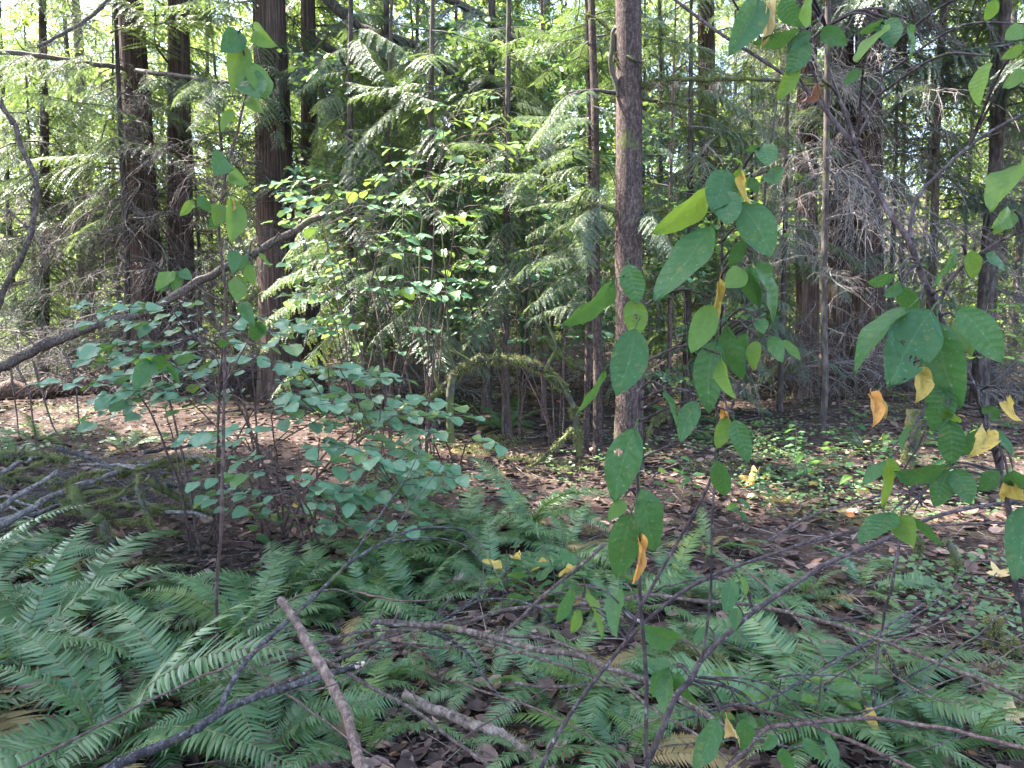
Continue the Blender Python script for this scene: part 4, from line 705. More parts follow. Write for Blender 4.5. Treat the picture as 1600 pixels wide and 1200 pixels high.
mid_leaves = """g 985 412 993 475 46|g 960 441 884 519 36|l 990 467 992 528 52|g 991 513 965 618 58|hole 992 670 960 785 56|g 945 578 904 650 12|g 990 803 960 907 46|g 1003 762 1032 867 40|o 999 830 998 912 18|l 973 780 952 812 20
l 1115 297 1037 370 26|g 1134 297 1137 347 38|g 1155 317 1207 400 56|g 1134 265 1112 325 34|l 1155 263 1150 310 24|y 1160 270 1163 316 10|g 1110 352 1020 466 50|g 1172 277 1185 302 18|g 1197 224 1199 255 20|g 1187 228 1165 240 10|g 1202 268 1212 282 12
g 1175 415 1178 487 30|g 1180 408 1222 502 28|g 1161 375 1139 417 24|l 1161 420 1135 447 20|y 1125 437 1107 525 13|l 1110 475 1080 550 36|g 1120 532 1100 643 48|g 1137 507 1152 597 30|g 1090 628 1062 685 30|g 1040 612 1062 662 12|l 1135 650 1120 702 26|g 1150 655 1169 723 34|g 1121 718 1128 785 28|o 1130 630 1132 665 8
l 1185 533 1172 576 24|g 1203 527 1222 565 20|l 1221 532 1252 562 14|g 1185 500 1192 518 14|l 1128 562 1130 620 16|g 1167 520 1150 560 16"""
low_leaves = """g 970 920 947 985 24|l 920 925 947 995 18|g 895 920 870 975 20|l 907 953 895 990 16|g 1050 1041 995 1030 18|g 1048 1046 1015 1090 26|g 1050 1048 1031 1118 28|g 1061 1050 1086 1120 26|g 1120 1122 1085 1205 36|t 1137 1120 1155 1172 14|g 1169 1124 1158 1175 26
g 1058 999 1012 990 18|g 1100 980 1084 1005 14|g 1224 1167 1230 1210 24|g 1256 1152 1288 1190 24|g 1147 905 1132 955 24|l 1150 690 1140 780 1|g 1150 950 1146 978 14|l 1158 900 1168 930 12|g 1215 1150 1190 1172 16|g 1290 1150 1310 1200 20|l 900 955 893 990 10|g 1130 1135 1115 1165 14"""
def leaves(txt, t, bs, stems, y):
    for e in txt.replace('\n', '|').split('|'):
        k = e.split(); u0, v0, u1, v1, wd = map(float, k[1:])
        if wd < 2: continue
        put_leaf(t, bs, stems, k[0], (u0, v0), (u1, v1), wd, y, rg)
leaves(mid_leaves, t, bs_, st, 1.12); leaves(low_leaves, t, bs_, st, 1.40)
# tall osoberry on the right
bs_ = Vector((1.12, 1.35, gh(1.12, 1.35) - .03)); t = thing('osoberry_shrub', 'tall osoberry with a dark forked stem, big leaf cluster and yellowing leaves', 'shrub', bs_)
st = []
st.append(stem_part(t, bs_, DL([(1000, -40), (1060, 5), (1130, 55), (1215, 110), (1250, 130), (1290, 170), (1335, 230), (1365, 290), (1385, 325), (1420, 375), (1445, 435), (1470, 495), (1520, 600), (1545, 680), (1565, 760), (1578, 810), (1580, 870), (1590, 930), (1602, 985)], [1.35, 1.05, 1.2]) + [Vector((1.0, 1.3, .55)), bs_], wpx(6, 1.05), wpx(13, 1.1), seed=21))
S2 = lambda px, ds, a, c, sd: st.append(stem_part(t, bs_, DL(px, ds), wpx(a, 1.1), wpx(c, 1.1), seed=sd))
S2([(1465, 472), (1492, 425), (1550, 382), (1590, 362), (1640, 345)], [1.08, 1.0], 7, 4, 22)
S2([(1422, 372), (1421, 350), (1435, 308), (1465, 273), (1524, 223), (1600, 179), (1650, 150)], [1.05, 1.2], 7, 4, 23)
S2([(1255, 135), (1240, 100), (1268, 60), (1290, 40)], [1.15, 1.1], 4, 3, 24); S2([(1290, 168), (1278, 130), (1258, 78), (1265, 40), (1240, -20)], [1.15, 1.15], 4, 3, 25)
S2([(1335, 228), (1370, 150), (1395, 60), (1410, 30)], [1.1, 1.2], 4, 2.5, 26); S2([(1340, 232), (1325, 180), (1300, 120), (1285, 50)], [1.1, 1.2], 4, 2.5, 27)
S2([(1560, 745), (1520, 730), (1480, 735), (1450, 760), (1430, 800)], [1.2, 1.3], 4, 3, 28); S2([(1575, 790), (1576, 740), (1560, 690), (1545, 660)], [1.2, 1.15], 4, 3, 29)
S2([(1440, 790), (1410, 745), (1440, 690), (1455, 640)], [1.35, 1.25], 4, 3, 30); S2([(1450, 790), (1380, 740), (1350, 700), (1320, 650)], [1.3, 1.4], 3, 2, 31); S2([(1200, 70), (1160, 20), (1130, -30)], [1.2, 1.1], 4, 3, 32)
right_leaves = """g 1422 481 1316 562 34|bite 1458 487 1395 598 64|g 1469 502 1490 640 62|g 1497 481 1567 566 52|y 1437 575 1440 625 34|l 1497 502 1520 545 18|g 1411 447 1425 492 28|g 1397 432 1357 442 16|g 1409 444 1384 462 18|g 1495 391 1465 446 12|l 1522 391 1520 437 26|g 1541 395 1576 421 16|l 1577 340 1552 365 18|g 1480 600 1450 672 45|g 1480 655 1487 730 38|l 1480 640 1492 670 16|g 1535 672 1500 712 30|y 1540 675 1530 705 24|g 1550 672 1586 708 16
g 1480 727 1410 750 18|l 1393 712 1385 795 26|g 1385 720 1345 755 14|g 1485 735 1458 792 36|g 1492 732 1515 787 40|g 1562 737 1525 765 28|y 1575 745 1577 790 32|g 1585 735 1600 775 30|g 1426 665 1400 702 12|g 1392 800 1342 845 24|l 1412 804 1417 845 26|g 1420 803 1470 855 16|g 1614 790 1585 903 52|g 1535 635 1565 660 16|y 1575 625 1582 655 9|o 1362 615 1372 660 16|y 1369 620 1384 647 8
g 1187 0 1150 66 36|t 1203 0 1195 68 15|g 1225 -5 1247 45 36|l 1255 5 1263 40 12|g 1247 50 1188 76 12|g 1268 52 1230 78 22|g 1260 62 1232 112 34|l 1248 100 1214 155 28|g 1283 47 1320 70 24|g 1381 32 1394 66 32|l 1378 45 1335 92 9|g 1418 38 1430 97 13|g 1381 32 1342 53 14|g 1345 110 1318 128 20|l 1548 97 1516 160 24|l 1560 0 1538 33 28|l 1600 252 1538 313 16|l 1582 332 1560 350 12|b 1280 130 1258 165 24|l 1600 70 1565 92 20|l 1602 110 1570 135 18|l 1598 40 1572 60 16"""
leaves(right_leaves, t, bs_, st, 1.02)
# slim osoberry on the left
g0 = G(338, 935); g0 = Vector((P(338, 935, 3.1).x, 3.1, gh(-1.2, 3.1) - .02)); t = thing('osoberry_shrub', 'slim single-stemmed osoberry standing in front of the broad-leaved shrub', 'shrub', g0)
st = [stem_part(t, g0, [g0] + DL([(338, 935), (345, 830), (349, 700), (350, 637), (352, 520), (354, 475), (348, 415), (342, 364), (343, 325), (355, 260), (370, 210), (377, 175), (385, 140), (385, 102), (372, 50)], [3.0, 2.7]), .0078, .0035, 'thin_stem', seed=41)]
S3 = lambda px, sd: st.append(stem_part(t, g0, DL(px, 2.75), .0035, .002, 'thin_stem', seed=sd))
S3([(352, 520), (385, 480), (398, 440), (392, 400)], 42); S3([(350, 640), (300, 590), (250, 560)], 43); S3([(354, 475), (310, 450), (280, 420)], 44); S3([(350, 600), (385, 540), (400, 505)], 45)
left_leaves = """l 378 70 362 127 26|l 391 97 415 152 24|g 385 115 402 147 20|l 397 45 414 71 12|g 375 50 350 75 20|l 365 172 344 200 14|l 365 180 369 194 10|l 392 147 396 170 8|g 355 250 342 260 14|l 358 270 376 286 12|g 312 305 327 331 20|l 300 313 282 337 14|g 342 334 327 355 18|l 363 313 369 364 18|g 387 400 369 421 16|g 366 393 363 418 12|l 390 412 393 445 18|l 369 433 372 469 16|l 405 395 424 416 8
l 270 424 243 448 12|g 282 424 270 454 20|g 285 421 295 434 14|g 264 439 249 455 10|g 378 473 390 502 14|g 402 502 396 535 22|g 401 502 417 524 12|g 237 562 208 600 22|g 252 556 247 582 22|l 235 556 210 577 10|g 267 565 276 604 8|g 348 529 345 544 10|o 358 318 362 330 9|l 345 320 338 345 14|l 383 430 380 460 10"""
leaves(left_leaves, t, g0, st, 2.72)

# ------------------------------------------------------------------ broad-leaved hazel shrubs, each leaf a part
def hazel(label, base, sprays, kind, size, rg, stem_m='thin_stem', nmain=7, tilt=.38):
    """a few main stems; level layered sprays of leaves branch off them. sprays: (start point, direction, length, leaf count)"""
    t = thing('hazel_shrub', label, 'shrub', base); tips = [sprays[0][0]]
    while len(tips) < min(nmain, len(sprays)): tips.append(max((q[0] for q in sprays), key=lambda p: min((p - c).length for c in tips)))
    mains = []
    for p0 in tips:
        low = base + Vector((rg.uniform(-.10, .10), rg.uniform(-.10, .10), 0)); h = p0.z - base.z
        s_ = rough_line([low, low.lerp(p0, .25) + Vector((0, 0, .16 * h)), low.lerp(p0, .6) + Vector((0, 0, .16 * h)), p0], .012, rg.uniform(0, 50), 7); mains.append(s_)
        b = MB(); b.tube([p - base for p in s_], np.linspace(.010, .004, len(s_)), 6); obj('stem', b.mesh('stem', stem_m), t)
    for (p0, d, L, n) in sprays:
        best = min((p for m_ in mains for p in m_[4:]), key=lambda p: (p - p0).length + max(0., p.z - p0.z) * 1.5)
        q = [p0 + d * L * k / 6 + Vector((rg.uniform(-.02, .02), rg.uniform(-.02, .02), -.10 * L * (k / 6) ** 2 + rg.uniform(-.01, .01))) for k in range(7)]
        pts = ([best, best.lerp(p0, .5) + Vector((0, 0, .05))] if (best - p0).length > .02 else []) + q
        b = MB(); s_ = smooth([p - base for p in pts], 3); b.tube(s_, np.linspace(.0042, .0015, len(s_)), 5); obj('twig', b.mesh('twig', stem_m), t)
        side = d.cross(Vector((0, 0, 1))).normalized()
        for k in range(n):
            f = (k + .5) / n * 6; i = min(5, int(f)); a = q[i].lerp(q[i + 1], f - i); s = 1 if k % 2 else -1
            D = (d * rg.uniform(.35, .8) + side * s * rg.uniform(.6, 1.) + Vector((0, -.1, rg.uniform(-.45, .0)))).normalized()
            N = (Vector((0, 0, 1)) + Vector((rg.gauss(0, .27), rg.gauss(-tilt, .27), 0))).normalized(); N = (N - D * N.dot(D)).normalized(); X = D.cross(N); sz = size * rg.choice([.5, .7, .85, 1., 1.1, 1.3]) * rg.uniform(.9, 1.1)
            mt = Matrix((X, D, N)).transposed().to_4x4(); obj('leaf', rg.choice(HAZEL[kind if rg.random() < .86 else 'l']), t, mtx=Matrix.Translation(a + D * .14 * sz - base) @ mt @ Matrix.Diagonal((sz, sz, sz, 1)))
    return t
def inside(poly, x, y):
    c = False; n = len(poly)
    for i in range(n):
        (x1, y1), (x2, y2) = poly[i], poly[(i + 1) % n]
        if (y1 > y) != (y2 > y) and x < (x2 - x1) * (y - y1) / (y2 - y1) + x1: c = not c
    return c
def spray_set(poly, n, ylo, yhi, L, cnt, rg, cx):
    out = []; us = [p[0] for p in poly]; vs_ = [p[1] for p in poly]; tries = 0
    while len(out) < n and tries < 5000:
        tries += 1; u = rg.uniform(min(us), max(us)); v = rg.uniform(min(vs_), max(vs_))
        if not inside(poly, u, v): continue
        y = rg.uniform(ylo, yhi); p = P(u, v, y)
        if p.z < gh(p.x, p.y) + .08: continue
        if any(abs(u - a) < 17 and abs(v - c) < 7 for a, c in out_px): continue
        out_px.append((u, v)); a = rg.uniform(-.5, .5) + (0 if u > cx else math.pi) + rg.uniform(-.6, .6); out.append((p, Vector((math.cos(a), -abs(math.sin(a)) * .7 + .1, rg.uniform(-.05, .15))).normalized(), L * rg.uniform(.6, 1.2), max(3, int(cnt * rg.uniform(.6, 1.3)))))
    return out
out_px = []; rg = random.Random(21)
bp = Vector((P(430, 800, 5.2).x, 5.2, gh(-1.65, 5.2) - .02))
hazel('large hazel shrub with layered teal leaves in front of the thickest cedar', bp, spray_set([(250, 470), (300, 462), (390, 490), (470, 565), (580, 570), (640, 630), (640, 700), (560, 700), (400, 650), (270, 620), (230, 570), (250, 540)], 36, 4.5, 5.6, .5, 8, rg, 400), 'g', .112, rg)
bp = Vector((P(320, 780, 5.0).x, 5.0, gh(-2.0, 5.0) - .02))
hazel('wide hazel shrub with level tiers of teal leaves reaching over the fallen log', bp, spray_set([(190, 470), (310, 455), (400, 520), (500, 560), (600, 580), (560, 660), (400, 640), (230, 645), (190, 610), (230, 540)], 36, 4.3, 5.4, .52, 8, rg, 340), 'g', .112, rg)
bp = Vector((P(500, 830, 4.7).x, 4.7, gh(-1.2, 4.7) - .02))
hazel('lower hazel shrub spreading above the ferns beside the brush pile', bp, spray_set([(340, 650), (560, 690), (650, 690), (640, 770), (590, 820), (470, 830), (400, 790), (370, 720)], 36, 4.1, 5.0, .42, 8, rg, 440), 'g', .105, rg)
bp = Vector((P(665, 640, 7.8).x, 7.8, gh(-.9, 7.8) - .02))
hazel('tall hazel with bright yellow-green leaves above the mossy arch', bp, spray_set([(480, 300), (560, 270), (640, 260), (680, 150), (790, 150), (800, 240), (740, 330), (740, 400), (650, 440), (560, 390), (500, 350)], 26, 6.6, 8.6, .45, 6, rg, 640), 'l', .125, rg)
bp = Vector((P(600, 640, 7.2).x, 7.2, gh(-1.2, 7.2) - .02))
hazel('dim hazel with green leaves between the slim cedar and the mossy arch', bp, spray_set([(480, 390), (640, 400), (700, 440), (660, 520), (600, 560), (500, 520)], 16, 6.4, 8.4, .4, 6, rg, 580), 'g', .11, rg)
for lab_, bu, by, poly, n_, y0, y1, kd, sz_ in (
 ('airy hazel screen with blue-green leaves right of the slim cedar', 560, 8.6, [(480, 280), (620, 260), (660, 420), (600, 540), (490, 520)], 36, 7.4, 9.2, 'g', .125),
 ('airy hazel screen with mixed green leaves left of the twin saplings', 800, 8.8, [(650, 140), (790, 150), (890, 200), (900, 380), (800, 480), (680, 440), (640, 300)], 38, 7.8, 9.4, 'g', .115),
 ('small leafy hazel low beside the alder foot', 870, 8.2, [(760, 420), (900, 400), (920, 520), (860, 560), (760, 520)], 20, 7.8, 9., 'g', .09),
 ('hazel with light leaves beyond the alder on its right side', 1080, 9.5, [(1010, 160), (1200, 180), (1230, 330), (1100, 520), (1010, 480)], 22, 8.8, 10.5, 'l', .10)):
    bp = Vector((P(bu, 480, by).x, by, gh(P(bu, 480, by).x, by) - .02)); hazel(lab_, bp, spray_set(poly, n_, y0, y1, .5, 7, rg, bu), kd, sz_, rg, nmain=6, tilt=.5)
bp = G(705, 740)
hazel('small hazel sprig with a few round leaves beside the bare twig', bp, spray_set([(640, 672), (750, 672), (750, 695), (640, 695)], 3, 5.4, 5.7, .35, 5, rg, 690), 'g', .115, rg)
bp = G(1440, 640)
hazel('sunlit hazel bush with light leaves behind the right-hand osoberry', bp, spray_set([(1380, 330), (1600, 380), (1600, 560), (1420, 560), (1380, 450)], 22, 10, 14, .6, 8, rg, 1490), 'l', .11, rg)

# ------------------------------------------------------------------ sword ferns
def frond_mesh(seed, e0, e1, m, N=46, wide=.125):
    rg = np.random.default_rng(seed); n = 30; t = np.linspace(0, 1, n); el = np.radians(e0 + (e1 - e0) * t ** .9); bend = rg.uniform(-.5, .5); az = bend * t ** 1.5
    d = np.stack([np.sin(az) * np.cos(el), np.cos(az) * np.cos(el), np.sin(el)], -1); pts = np.concatenate([[[0, 0, 0]], np.cumsum(d[:-1] / (n - 1), 0)])
    b = MB(); b.tube(pts, np.linspace(.0055, .0012, n), 4, mi=1)
    roll = rg.uniform(-.35, .35)
    # one pinna: narrow, curved towards the tip, drooping, slightly folded
    s_ = np.linspace(0, 1, 6); wd = np.array([.12, .165, .145, .105, .055, .0]); TV = []; TF = []
    for s, w_ in zip(s_, wd):
        cx = .10 * s * s
        TV += [(cx - w_ * .5, s, -.10 * s * s), (cx, s, .02 - .10 * s * s), (cx + w_ * .5, s, -.10 * s * s)]
    for i in range(5):
        for k in (0, 1): a = i * 3 + k; TF.append((a, a + 1, a + 4, a + 3))
    TV, TF = np.array(TV), np.array(TF)
    for sd_ in (-1, 1):
        tv = TV * np.array([sd_, 1, 1]) if sd_ < 0 else TV
        tf = TF[:, ::-1] if sd_ < 0 else TF
        tt = np.linspace(.10, .985, N) + rg.uniform(-.003, .003, N); k = tt * (n - 1); i = np.minimum(k.astype(int), n - 2); f = (k - i)[:, None]
        pos = pts[i] * (1 - f) + pts[i + 1] * f; tan = d[i]; side = np.cross(tan, [0, 0, 1.]); side /= np.linalg.norm(side, axis=1)[:, None] + 1e-9; nrm = np.cross(side, tan)
        side, nrm = side * math.cos(roll) + nrm * math.sin(roll), nrm * math.cos(roll) - side * math.sin(roll)
        ln = wide * (np.minimum(1, (tt / .28)) ** .55) * (1 - np.clip((tt - .45) / .56, 0, 1) ** 1.6) * rg.uniform(.88, 1.08, N) + .006
        D = side * sd_ * 1. + tan * (.22 + .35 * tt[:, None]) + nrm * rg.uniform(-.28, .12, (N, 1)); NN = nrm + rg.normal(0, .16, (N, 3))
        w_ = np.maximum(ln, .03); keep = rg.random(N) > .035; tt_end = rg.uniform(.8, 1.3); keep &= tt < tt_end
        # local +X must run towards the frond tip
        Rm = frames(D, NN); flip = np.sign(np.einsum('ni,ni->n', Rm[:, :, 0], tan)); S = np.stack([w_ * flip * (1 if sd_ > 0 else -1) * (1 if sd_ > 0 else 1), ln, ln], -1)
        b.scatter(tv, tf, Rm[keep], S[keep], pos[keep])
    return b.mesh('frond', [m, 'fern_rachis'])
FR = [frond_mesh(300 + i, e0, e1, 'fern_leaf', N=44 + 2 * (i % 4), wide=[.12, .135, .11, .125][i % 4]) for i, (e0, e1) in enumerate(((72, -30), (62, -35), (52, -40), (44, -30), (78, 0), (35, -25), (60, -70), (50, -10), (66, -50), (40, -45), (56, -20), (28, -35)))]
FRY = [frond_mesh(330 + i, e0, e1, 'fern_young') for i, (e0, e1) in enumerate(((55, -25), (65, -10), (45, -30)))]
FRO = [frond_mesh(340 + i, e0, e1, 'fern_old') for i, (e0, e1) in enumerate(((25, -45), (15, -30)))]
def fern(u, v, L, n, lab, grp, seed, ang=ALL, pos=None):
    rg = random.Random(seed); g0 = pos or G(u, v); g0 = Vector((g0.x, g0.y, gh(g0.x, g0.y) - .01)); t = thing('sword_fern', lab, 'fern', g0, grp)
    b = MB(); b.tube([(0, 0, -.04), (0, 0, .0), (.0, 0, .035)], [.035, .04, .012], 8); obj('crown', b.mesh('crown', 'twig_litter'), t)
    for i in range(n):
        a = ang[0] + (ang[1] - ang[0]) * (i + rg.uniform(-.4, .4)) / n; x = rg.random(); ms = FRO if x < .12 else FRY if x < .16 else FR; s = L * rg.uniform(.6, 1.12)
        obj('frond', rg.choice(ms), t, mtx=Matrix.Translation((.025 * -math.sin(a), .025 * math.cos(a), .01)) @ Matrix.Rotation(a, 4, 'Z') @ Matrix.Rotation(rg.uniform(-.18, .18), 4, 'X') @ Matrix.Rotation(rg.uniform(-.3, .3), 4, 'Y') @ Matrix.Diagonal((s, s, s, 1)))
LF = ('large sword fern with long arching fronds under the blackish forked branch', 'large ferns under the forked branch')
CF = ('sword fern in the dense patch between the hazel shrub and the alder', 'ferns in the patch before the alder')
RF = ('sword fern under the osoberry branches on the litter to the right', 'ferns under the osoberry branches')
BF = ('small sword fern among the fallen branches on bare soil', 'small ferns among fallen branches')
DF = ('far small fern on the forest floor behind the brush pile', 'far ferns behind the brush pile')
MF = ('small fern on the open litter between the alder and the cedar clump', 'small ferns on the open litter')
EF = ('dim drooping fern beneath the mossy arch', 'ferns beneath the mossy arch')
OWN = {(300, 1120): 'sword fern whose fronds cross under the fork of the blackish branch', (390, 1010): 'sword fern behind the top of the thick brown broken stick', (20, 905): 'sword fern reaching up in front of the mossy brush pile', (250, 985): 'sword fern growing round the foot of the slim osoberry',
 (760, 1075): 'bright sword fern hanging below the grey-brown branch over bare soil', (690, 1060): 'small sword fern directly behind the pale rotting log', (480, 1130): 'sword fern left of the foot of the thick brown broken stick', (860, 1195): 'small sword fern in front of the mossy end of the rotting log', (560, 1190): 'small sword fern pressed against the foot of the brown broken stick', (600, 1080): 'small sword fern beside the pale broken end of the blackish branch',
 (1370, 1110): 'sword fern around the dark rotten snag', (1350, 930): 'lone upright sword fern on litter near the short mossy stub', (1440, 1180): 'sword fern in front of the dark rotten snag', (1520, 1180): 'sword fern before the squat mossy stub', (1110, 860): 'sword fern beneath the arching osoberry branch, beside the large pale maple leaf', (1060, 1030): 'sword fern at the near end of the moss-covered limb',
 (820, 830): 'fern at the back of the dense patch with fronds up against the alder foot', (740, 860): 'fern at the back of the dense patch below the small hazel sprig', (440, 950): 'fern of the dense patch nearest the slim osoberry', (790, 672): 'larger dim fern beneath the mossy arch', (760, 668): 'smaller dim fern beneath the mossy arch'}
k = 0
for u, v, L, n, (lab, grp) in ((20, 1080, 1.1, 15, LF), (-130, 1150, 1.15, 14, LF), (170, 1175, 1.0, 14, LF), (-80, 970, 1.1, 14, LF), (110, 985, .95, 14, LF), (300, 1120, .9, 14, LF), (250, 985, .8, 13, LF), (390, 1010, .75, 13, LF), (20, 905, .85, 12, LF),
  (440, 950, .75, 14, CF), (520, 935, .75, 14, CF), (600, 905, .75, 14, CF), (680, 905, .7, 14, CF), (560, 965, .65, 12, CF), (650, 960, .65, 12, CF), (740, 860, .8, 14, CF), (820, 830, .85, 15, CF), (880, 875, .7, 12, CF), (770, 920, .65, 12, CF), (850, 945, .6, 10, CF), (930, 905, .65, 12, CF), (700, 850, .6, 10, CF), (970, 970, .6, 11, CF), (620, 860, .55, 9, CF),
  (760, 1075, .5, 9, BF), (690, 1060, .42, 7, BF), (860, 1090, .55, 10, BF), (600, 1080, .45, 7, BF), (480, 1130, .6, 11, BF), (560, 1190, .5, 8, BF), (940, 1100, .6, 10, BF), (410, 1190, .65, 11, BF), (860, 1195, .42, 8, BF), (980, 1190, .65, 11, BF),
  (1060, 1030, .55, 10, RF), (1130, 970, .6, 11, RF), (1050, 930, .6, 10, RF), (1200, 950, .55, 9, RF), (1290, 1150, .75, 12, RF), (1240, 1060, .6, 10, RF), (1370, 1040, .6, 9, RF), (1440, 1180, .7, 12, RF), (1160, 1130, .6, 10, RF), (1350, 930, .5, 8, RF), (1370, 1110, .6, 10, RF), (1110, 860, .5, 9, RF), (1260, 930, .45, 7, RF), (1170, 1050, .5, 9, RF), (1520, 1180, .55, 9, RF),
  (1180, 700, .5, 8, MF), (1260, 740, .45, 7, MF), (1350, 705, .5, 8, MF), (1500, 700, .5, 8, MF), (1560, 760, .45, 7, MF), (1110, 690, .5, 7, MF), (1430, 760, .4, 6, MF), (20, 720, .8, 9, DF), (60, 690, .7, 8, DF), (200, 705, .7, 8, DF), (790, 672, .8, 12, EF), (760, 668, .7, 9, EF), (1060, 660, .7, 9, ('fern in the sun patch behind the hanging osoberry leaves', 'fern in the sun patch'))):
    fern(u, v, L, n, OWN.get((u, v), lab), grp, 500 + k); k += 1

# ------------------------------------------------------------------ forest floor: litter, twigs, moss, small plants
rn = np.random.default_rng(77)
def floor_points(n, ylo, yhi, power=1.6, spread=.78):
    y = ylo + (yhi - ylo) * rn.random(n) ** power; x = (rn.random(n) * 2 - 1) * (y * spread + .6); return x, y
GHV = lambda x, y: np.array([gh(a, c) for a, c in zip(x, y)])
CURL = (np.array([[-.32, 0, .16], [0, -.05, 0], [.32, .05, .12], [-.42, .5, .2], [0, .5, .02], [.42, .45, .26], [-.2, .95, .22], [0, 1.1, .12], [.22, .9, .3]]), np.array([[0, 1, 4, 3], [1, 2, 5, 4], [3, 4, 7, 6], [4, 5, 8, 7]]))
x, y = floor_points(40000, 1.6, 22); z = GHV(x, y); n = len(x); a = rn.uniform(0, 6.28, n)
Nn = np.stack([rn.normal(0, .35, n), rn.normal(0, .35, n), np.ones(n)], -1); D = np.stack([np.cos(a), np.sin(a), rn.normal(0, .15, n)], -1); S_ = .014 + .085 * rn.random(n) ** 2.2
b = MB(); b.scatter(*CURL, frames(D, Nn), np.stack([S_ * rn.uniform(.6, 1.2, n), S_, S_ * rn.uniform(.3, 1.2, n)], -1), np.stack([x, y, z + .008 + rn.uniform(0, .02, n)], -1)); o = obj('leaf_litter', b.mesh('leaf_litter', 'litter')); o['kind'] = 'stuff'; tag(o, 'brown dead leaves littering the forest floor', 'leaf litter')
TW = []
b = MB(); x, y = floor_points(46000, 1.6, 20); z = GHV(x, y); n = len(x); a = rn.uniform(0, 6.28, n); ln = .02 + .30 * rn.random(n) ** 3
bar = np.array([[-.5, 0, 0], [.5, 0, 0], [0, 0, .9], [-.4, .5, .25], [.6, .5, .25], [.1, .5, 1.1], [-.3, 1, 0], [.3, 1, 0], [0, 1, .6]]); bf = np.array([[0, 1, 4, 3], [1, 2, 5, 4], [2, 0, 3, 5], [3, 4, 7, 6], [4, 5, 8, 7], [5, 3, 6, 8]])
D = np.stack([np.cos(a), np.sin(a), rn.normal(0, .12, n)], -1); th = .0008 + .005 * rn.random(n) ** 2.5
b.scatter(bar, bf, frames(D, np.stack([rn.normal(0, .2, n), rn.normal(0, .2, n), np.ones(n)], -1)), np.stack([th, ln, th], -1), np.stack([x, y, z + .004 + rn.uniform(0, .03, n)], -1)); o = obj('twig_litter', b.mesh('twig_litter', 'twig_litter', smooth=False)); o['kind'] = 'stuff'; tag(o, 'small dry twigs and needles strewn over the soil', 'twigs')
# small plants
def cover(n, region, size, seed, hmax):
    rr = random.Random(seed); Pn, D, N, S_ = [], [], [], []
    for _ in range(n):
        u, v = rr.uniform(region[0], region[2]), rr.uniform(region[1], region[3]); c = G(u, v)
        if noise.noise((c.x * .9, c.y * .9, 5)) < -.1: continue
        h = rr.uniform(.03, hmax)
        for k in range(rr.randint(3, 9)):
            a = rr.uniform(0, 6.28); d = Vector((math.cos(a), math.sin(a), rr.uniform(-.2, .3))); q = c + Vector((d.x * rr.uniform(.0, .12), d.y * rr.uniform(0, .12), h * rr.uniform(.5, 1.1)))
            Pn.append(q); D.append(d); N.append((rr.gauss(0, .3), rr.gauss(-.1, .3), 1)); S_.append(size * rr.uniform(.5, 1.2))
    return Pn, D, N, S_
tot = [cover(*a) for a in ((560, (1150, 600, 1620, 820), .042, 1, .24), (200, (1020, 640, 1250, 760), .05, 2, .15), (160, (-40, 640, 260, 720), .05, 3, .14), (130, (1230, 880, 1600, 1010), .045, 4, .12), (300, (450, 585, 1000, 650), .05, 5, .35), (70, (860, 680, 1000, 760), .04, 6, .3), (60, (560, 690, 720, 800), .045, 7, .15))]
Pn, D, N, S_ = [np.array([tuple(q) if not isinstance(q, float) else q for t_ in tot for q in t_[i]]) for i in range(4)]
b = MB(); b.scatter(*HEXL, frames(D, N), np.stack([S_ * .85, S_, S_], -1), Pn); o = obj('ground_cover', b.mesh('ground_cover', 'ground_leaf')); o['kind'] = 'stuff'; tag(o, 'low light green leaves carpeting the forest floor', 'ground cover')
# moss cushions on the floor
Pn = []
for u, v, r_ in ((780, 690, .35), (740, 705, .3), (820, 720, .3), (600, 700, .25), (1130, 735, .4), (1240, 935, .18), (1560, 1060, .15), (1400, 1090, .12), (640, 745, .4), (390, 1090, .12), (480, 965, .2), (600, 990, .2), (1580, 1110, .2), (890, 730, .3)):
    c = G(u, v)
    for _ in range(int(1500 * min(1, r_ / .3))):
        a = rn.uniform(0, 6.28); q = r_ * math.sqrt(rn.random()); X, Y = c.x + q * math.cos(a), c.y + q * math.sin(a)
        if noise.noise((X * 7, Y * 7, 2)) > -.15: Pn.append((X, Y, gh(X, Y) + rn.uniform(0, .02)))
Pn = np.array(Pn); n = len(Pn); D = rn.normal(0, .6, (n, 3)); D[:, 2] = np.abs(D[:, 2]) + .6; S_ = rn.uniform(.012, .035, n)
b = MB(); b.scatter(*DIA, frames(D, rn.normal(0, 1, (n, 3))), np.stack([S_ * .35, S_, S_], -1), Pn); o = obj('moss_carpet', b.mesh('moss_carpet', 'moss', smooth=False)); o['kind'] = 'stuff'; tag(o, 'soft green moss cushions on the soil', 'moss')
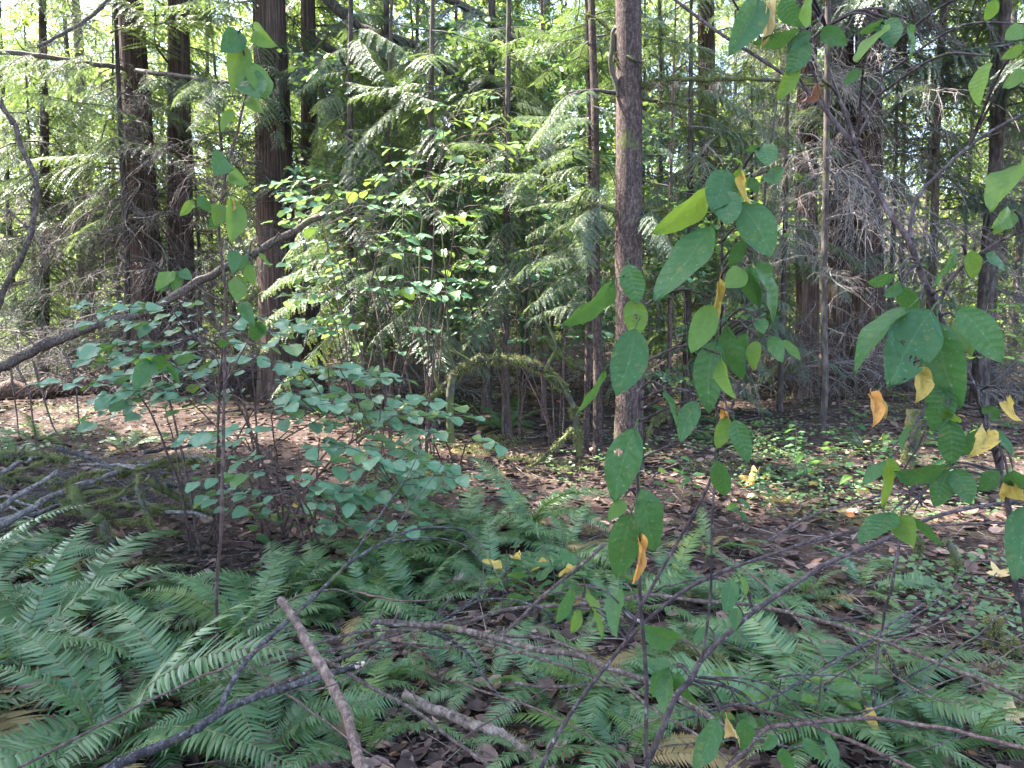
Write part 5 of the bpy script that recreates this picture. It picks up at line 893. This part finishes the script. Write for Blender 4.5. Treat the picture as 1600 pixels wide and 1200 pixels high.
# noticeable fallen leaves
FL = {m_: maple_leaf_mesh('fallen_leaf', m_, i) for i, m_ in enumerate(('orange_leaf', 'yellow_leaf', 'tan_leaf', 'brown_leaf', 'pink_leaf'))}
for u, v, s, m_, lab in ((1213, 790, .26, 'tan_leaf', 'large pale orange maple leaf on the litter near the hanging leaves'), (1167, 764, .22, 'orange_leaf', 'orange maple leaf on the litter behind the hanging leaves'), (1190, 740, .2, 'brown_leaf', 'reddish brown curled leaf beside the orange maple leaf'), (205, 850, .17, 'pink_leaf', 'pinkish dead leaf on soil before the brush pile'), (707, 938, .15, 'pink_leaf', 'pale dead leaf lying among fern fronds'), (545, 1160, .10, 'brown_leaf', 'brown dead leaf under the broken stick'), (700, 1150, .11, 'pink_leaf', 'greyish dead leaf on the bare soil'), (712, 712, .15, 'brown_leaf', 'red-brown leaf on the floor beside the arch foot'), (915, 960, .14, 'orange_leaf', 'orange leaf caught below the osoberry leaves'), (1100, 1055, .09, 'brown_leaf', 'brown leaf lying by the mossy limb'), (1590, 1140, .10, 'tan_leaf', 'tan leaf at the edge of the lower right ferns'), (900, 660, .2, 'orange_leaf', 'orange leaf at the foot of the arch'), (1560, 910, .12, 'tan_leaf', 'tan leaf on the litter near the mossy stubs')):
    c = G(u, v); rr = random.Random(u); o = obj('fallen_leaf', FL[m_]); o.matrix_basis = Matrix.Translation(c + Vector((0, 0, .03))) @ Matrix.Rotation(rr.uniform(0, 6), 4, 'Z') @ Matrix.Rotation(rr.uniform(-.3, .9), 4, 'X') @ Matrix.Diagonal((s, s, s, 1)); tag(o, lab, 'leaf')
# small dead leaves caught on the fronds, and seedlings
def seedling(lab, u, v, h, n, size, seed, kind='g', grp=None):
    rr = random.Random(seed); c = G(u, v); t = thing('osoberry_seedling', lab, 'seedling', c, grp); q = [Vector((0, 0, -.02)), Vector((rr.uniform(-.04, .04), rr.uniform(-.04, .04), h * .5)), Vector((rr.uniform(-.08, .08), rr.uniform(-.08, .08), h))]; s_ = smooth(q, 5); b = MB(); b.tube(s_, np.linspace(.004, .002, len(s_)), 5); obj('stem', b.mesh('stem', 'thin_stem'), t)
    for k in range(n):
        p = s_[int((.35 + .65 * k / n) * (len(s_) - 1))]; a = k * 2.4 + rr.uniform(-.4, .4); D = Vector((math.cos(a), math.sin(a), rr.uniform(-.5, .5))).normalized(); N = Vector((0, -.3, 1)); N = (N - D * N.dot(D)).normalized(); X = D.cross(N); sz = size * rr.uniform(.7, 1.2)
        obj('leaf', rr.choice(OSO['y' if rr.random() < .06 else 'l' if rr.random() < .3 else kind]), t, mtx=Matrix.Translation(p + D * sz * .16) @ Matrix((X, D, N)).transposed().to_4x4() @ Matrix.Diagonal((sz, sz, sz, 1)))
for i, (u, v) in enumerate(((800, 905), (830, 925), (860, 900), (885, 935), (780, 915), (905, 910))): seedling('osoberry seedling with small leaves growing out of the fern patch', u, v + 55, .38, 7, .11, 700 + i, grp='seedlings in the fern patch')
for i, (u, v) in enumerate(((1180, 800), (1200, 790), (1060, 760), (1080, 790), (1150, 830), (1040, 800))): seedling('osoberry seedling standing on the litter right of the alder', u, v, .32, 7, .10, 720 + i, grp='seedlings right of the alder')
for i, (u, v) in enumerate(((400, 850), (450, 845), (500, 850), (540, 840))): seedling('leafy seedling at the foot of the lower hazel shrub', u, v, .30, 7, .11, 740 + i, grp='seedlings at the hazel foot')
for i, (u, v) in enumerate(((1230, 1190), (1290, 1200), (1330, 1170), (1150, 1195))): seedling('leafy seedling under the smooth reddish shoot', u, v, .34, 7, .10, 760 + i, grp='seedlings under the reddish shoot')

for i, (u, v) in enumerate(((1120, 700), (1190, 690), (1240, 720), (1300, 730), (1340, 690), (1390, 740), (1440, 700), (1480, 760), (1530, 720), (1580, 690), (1260, 780), (1330, 790), (1500, 810), (560, 700), (610, 720), (660, 760), (500, 690))): seedling('low leafy sapling on the open litter of the mid forest floor', u, v, .42, 8, .11, 780 + i, grp='low saplings on the open floor')
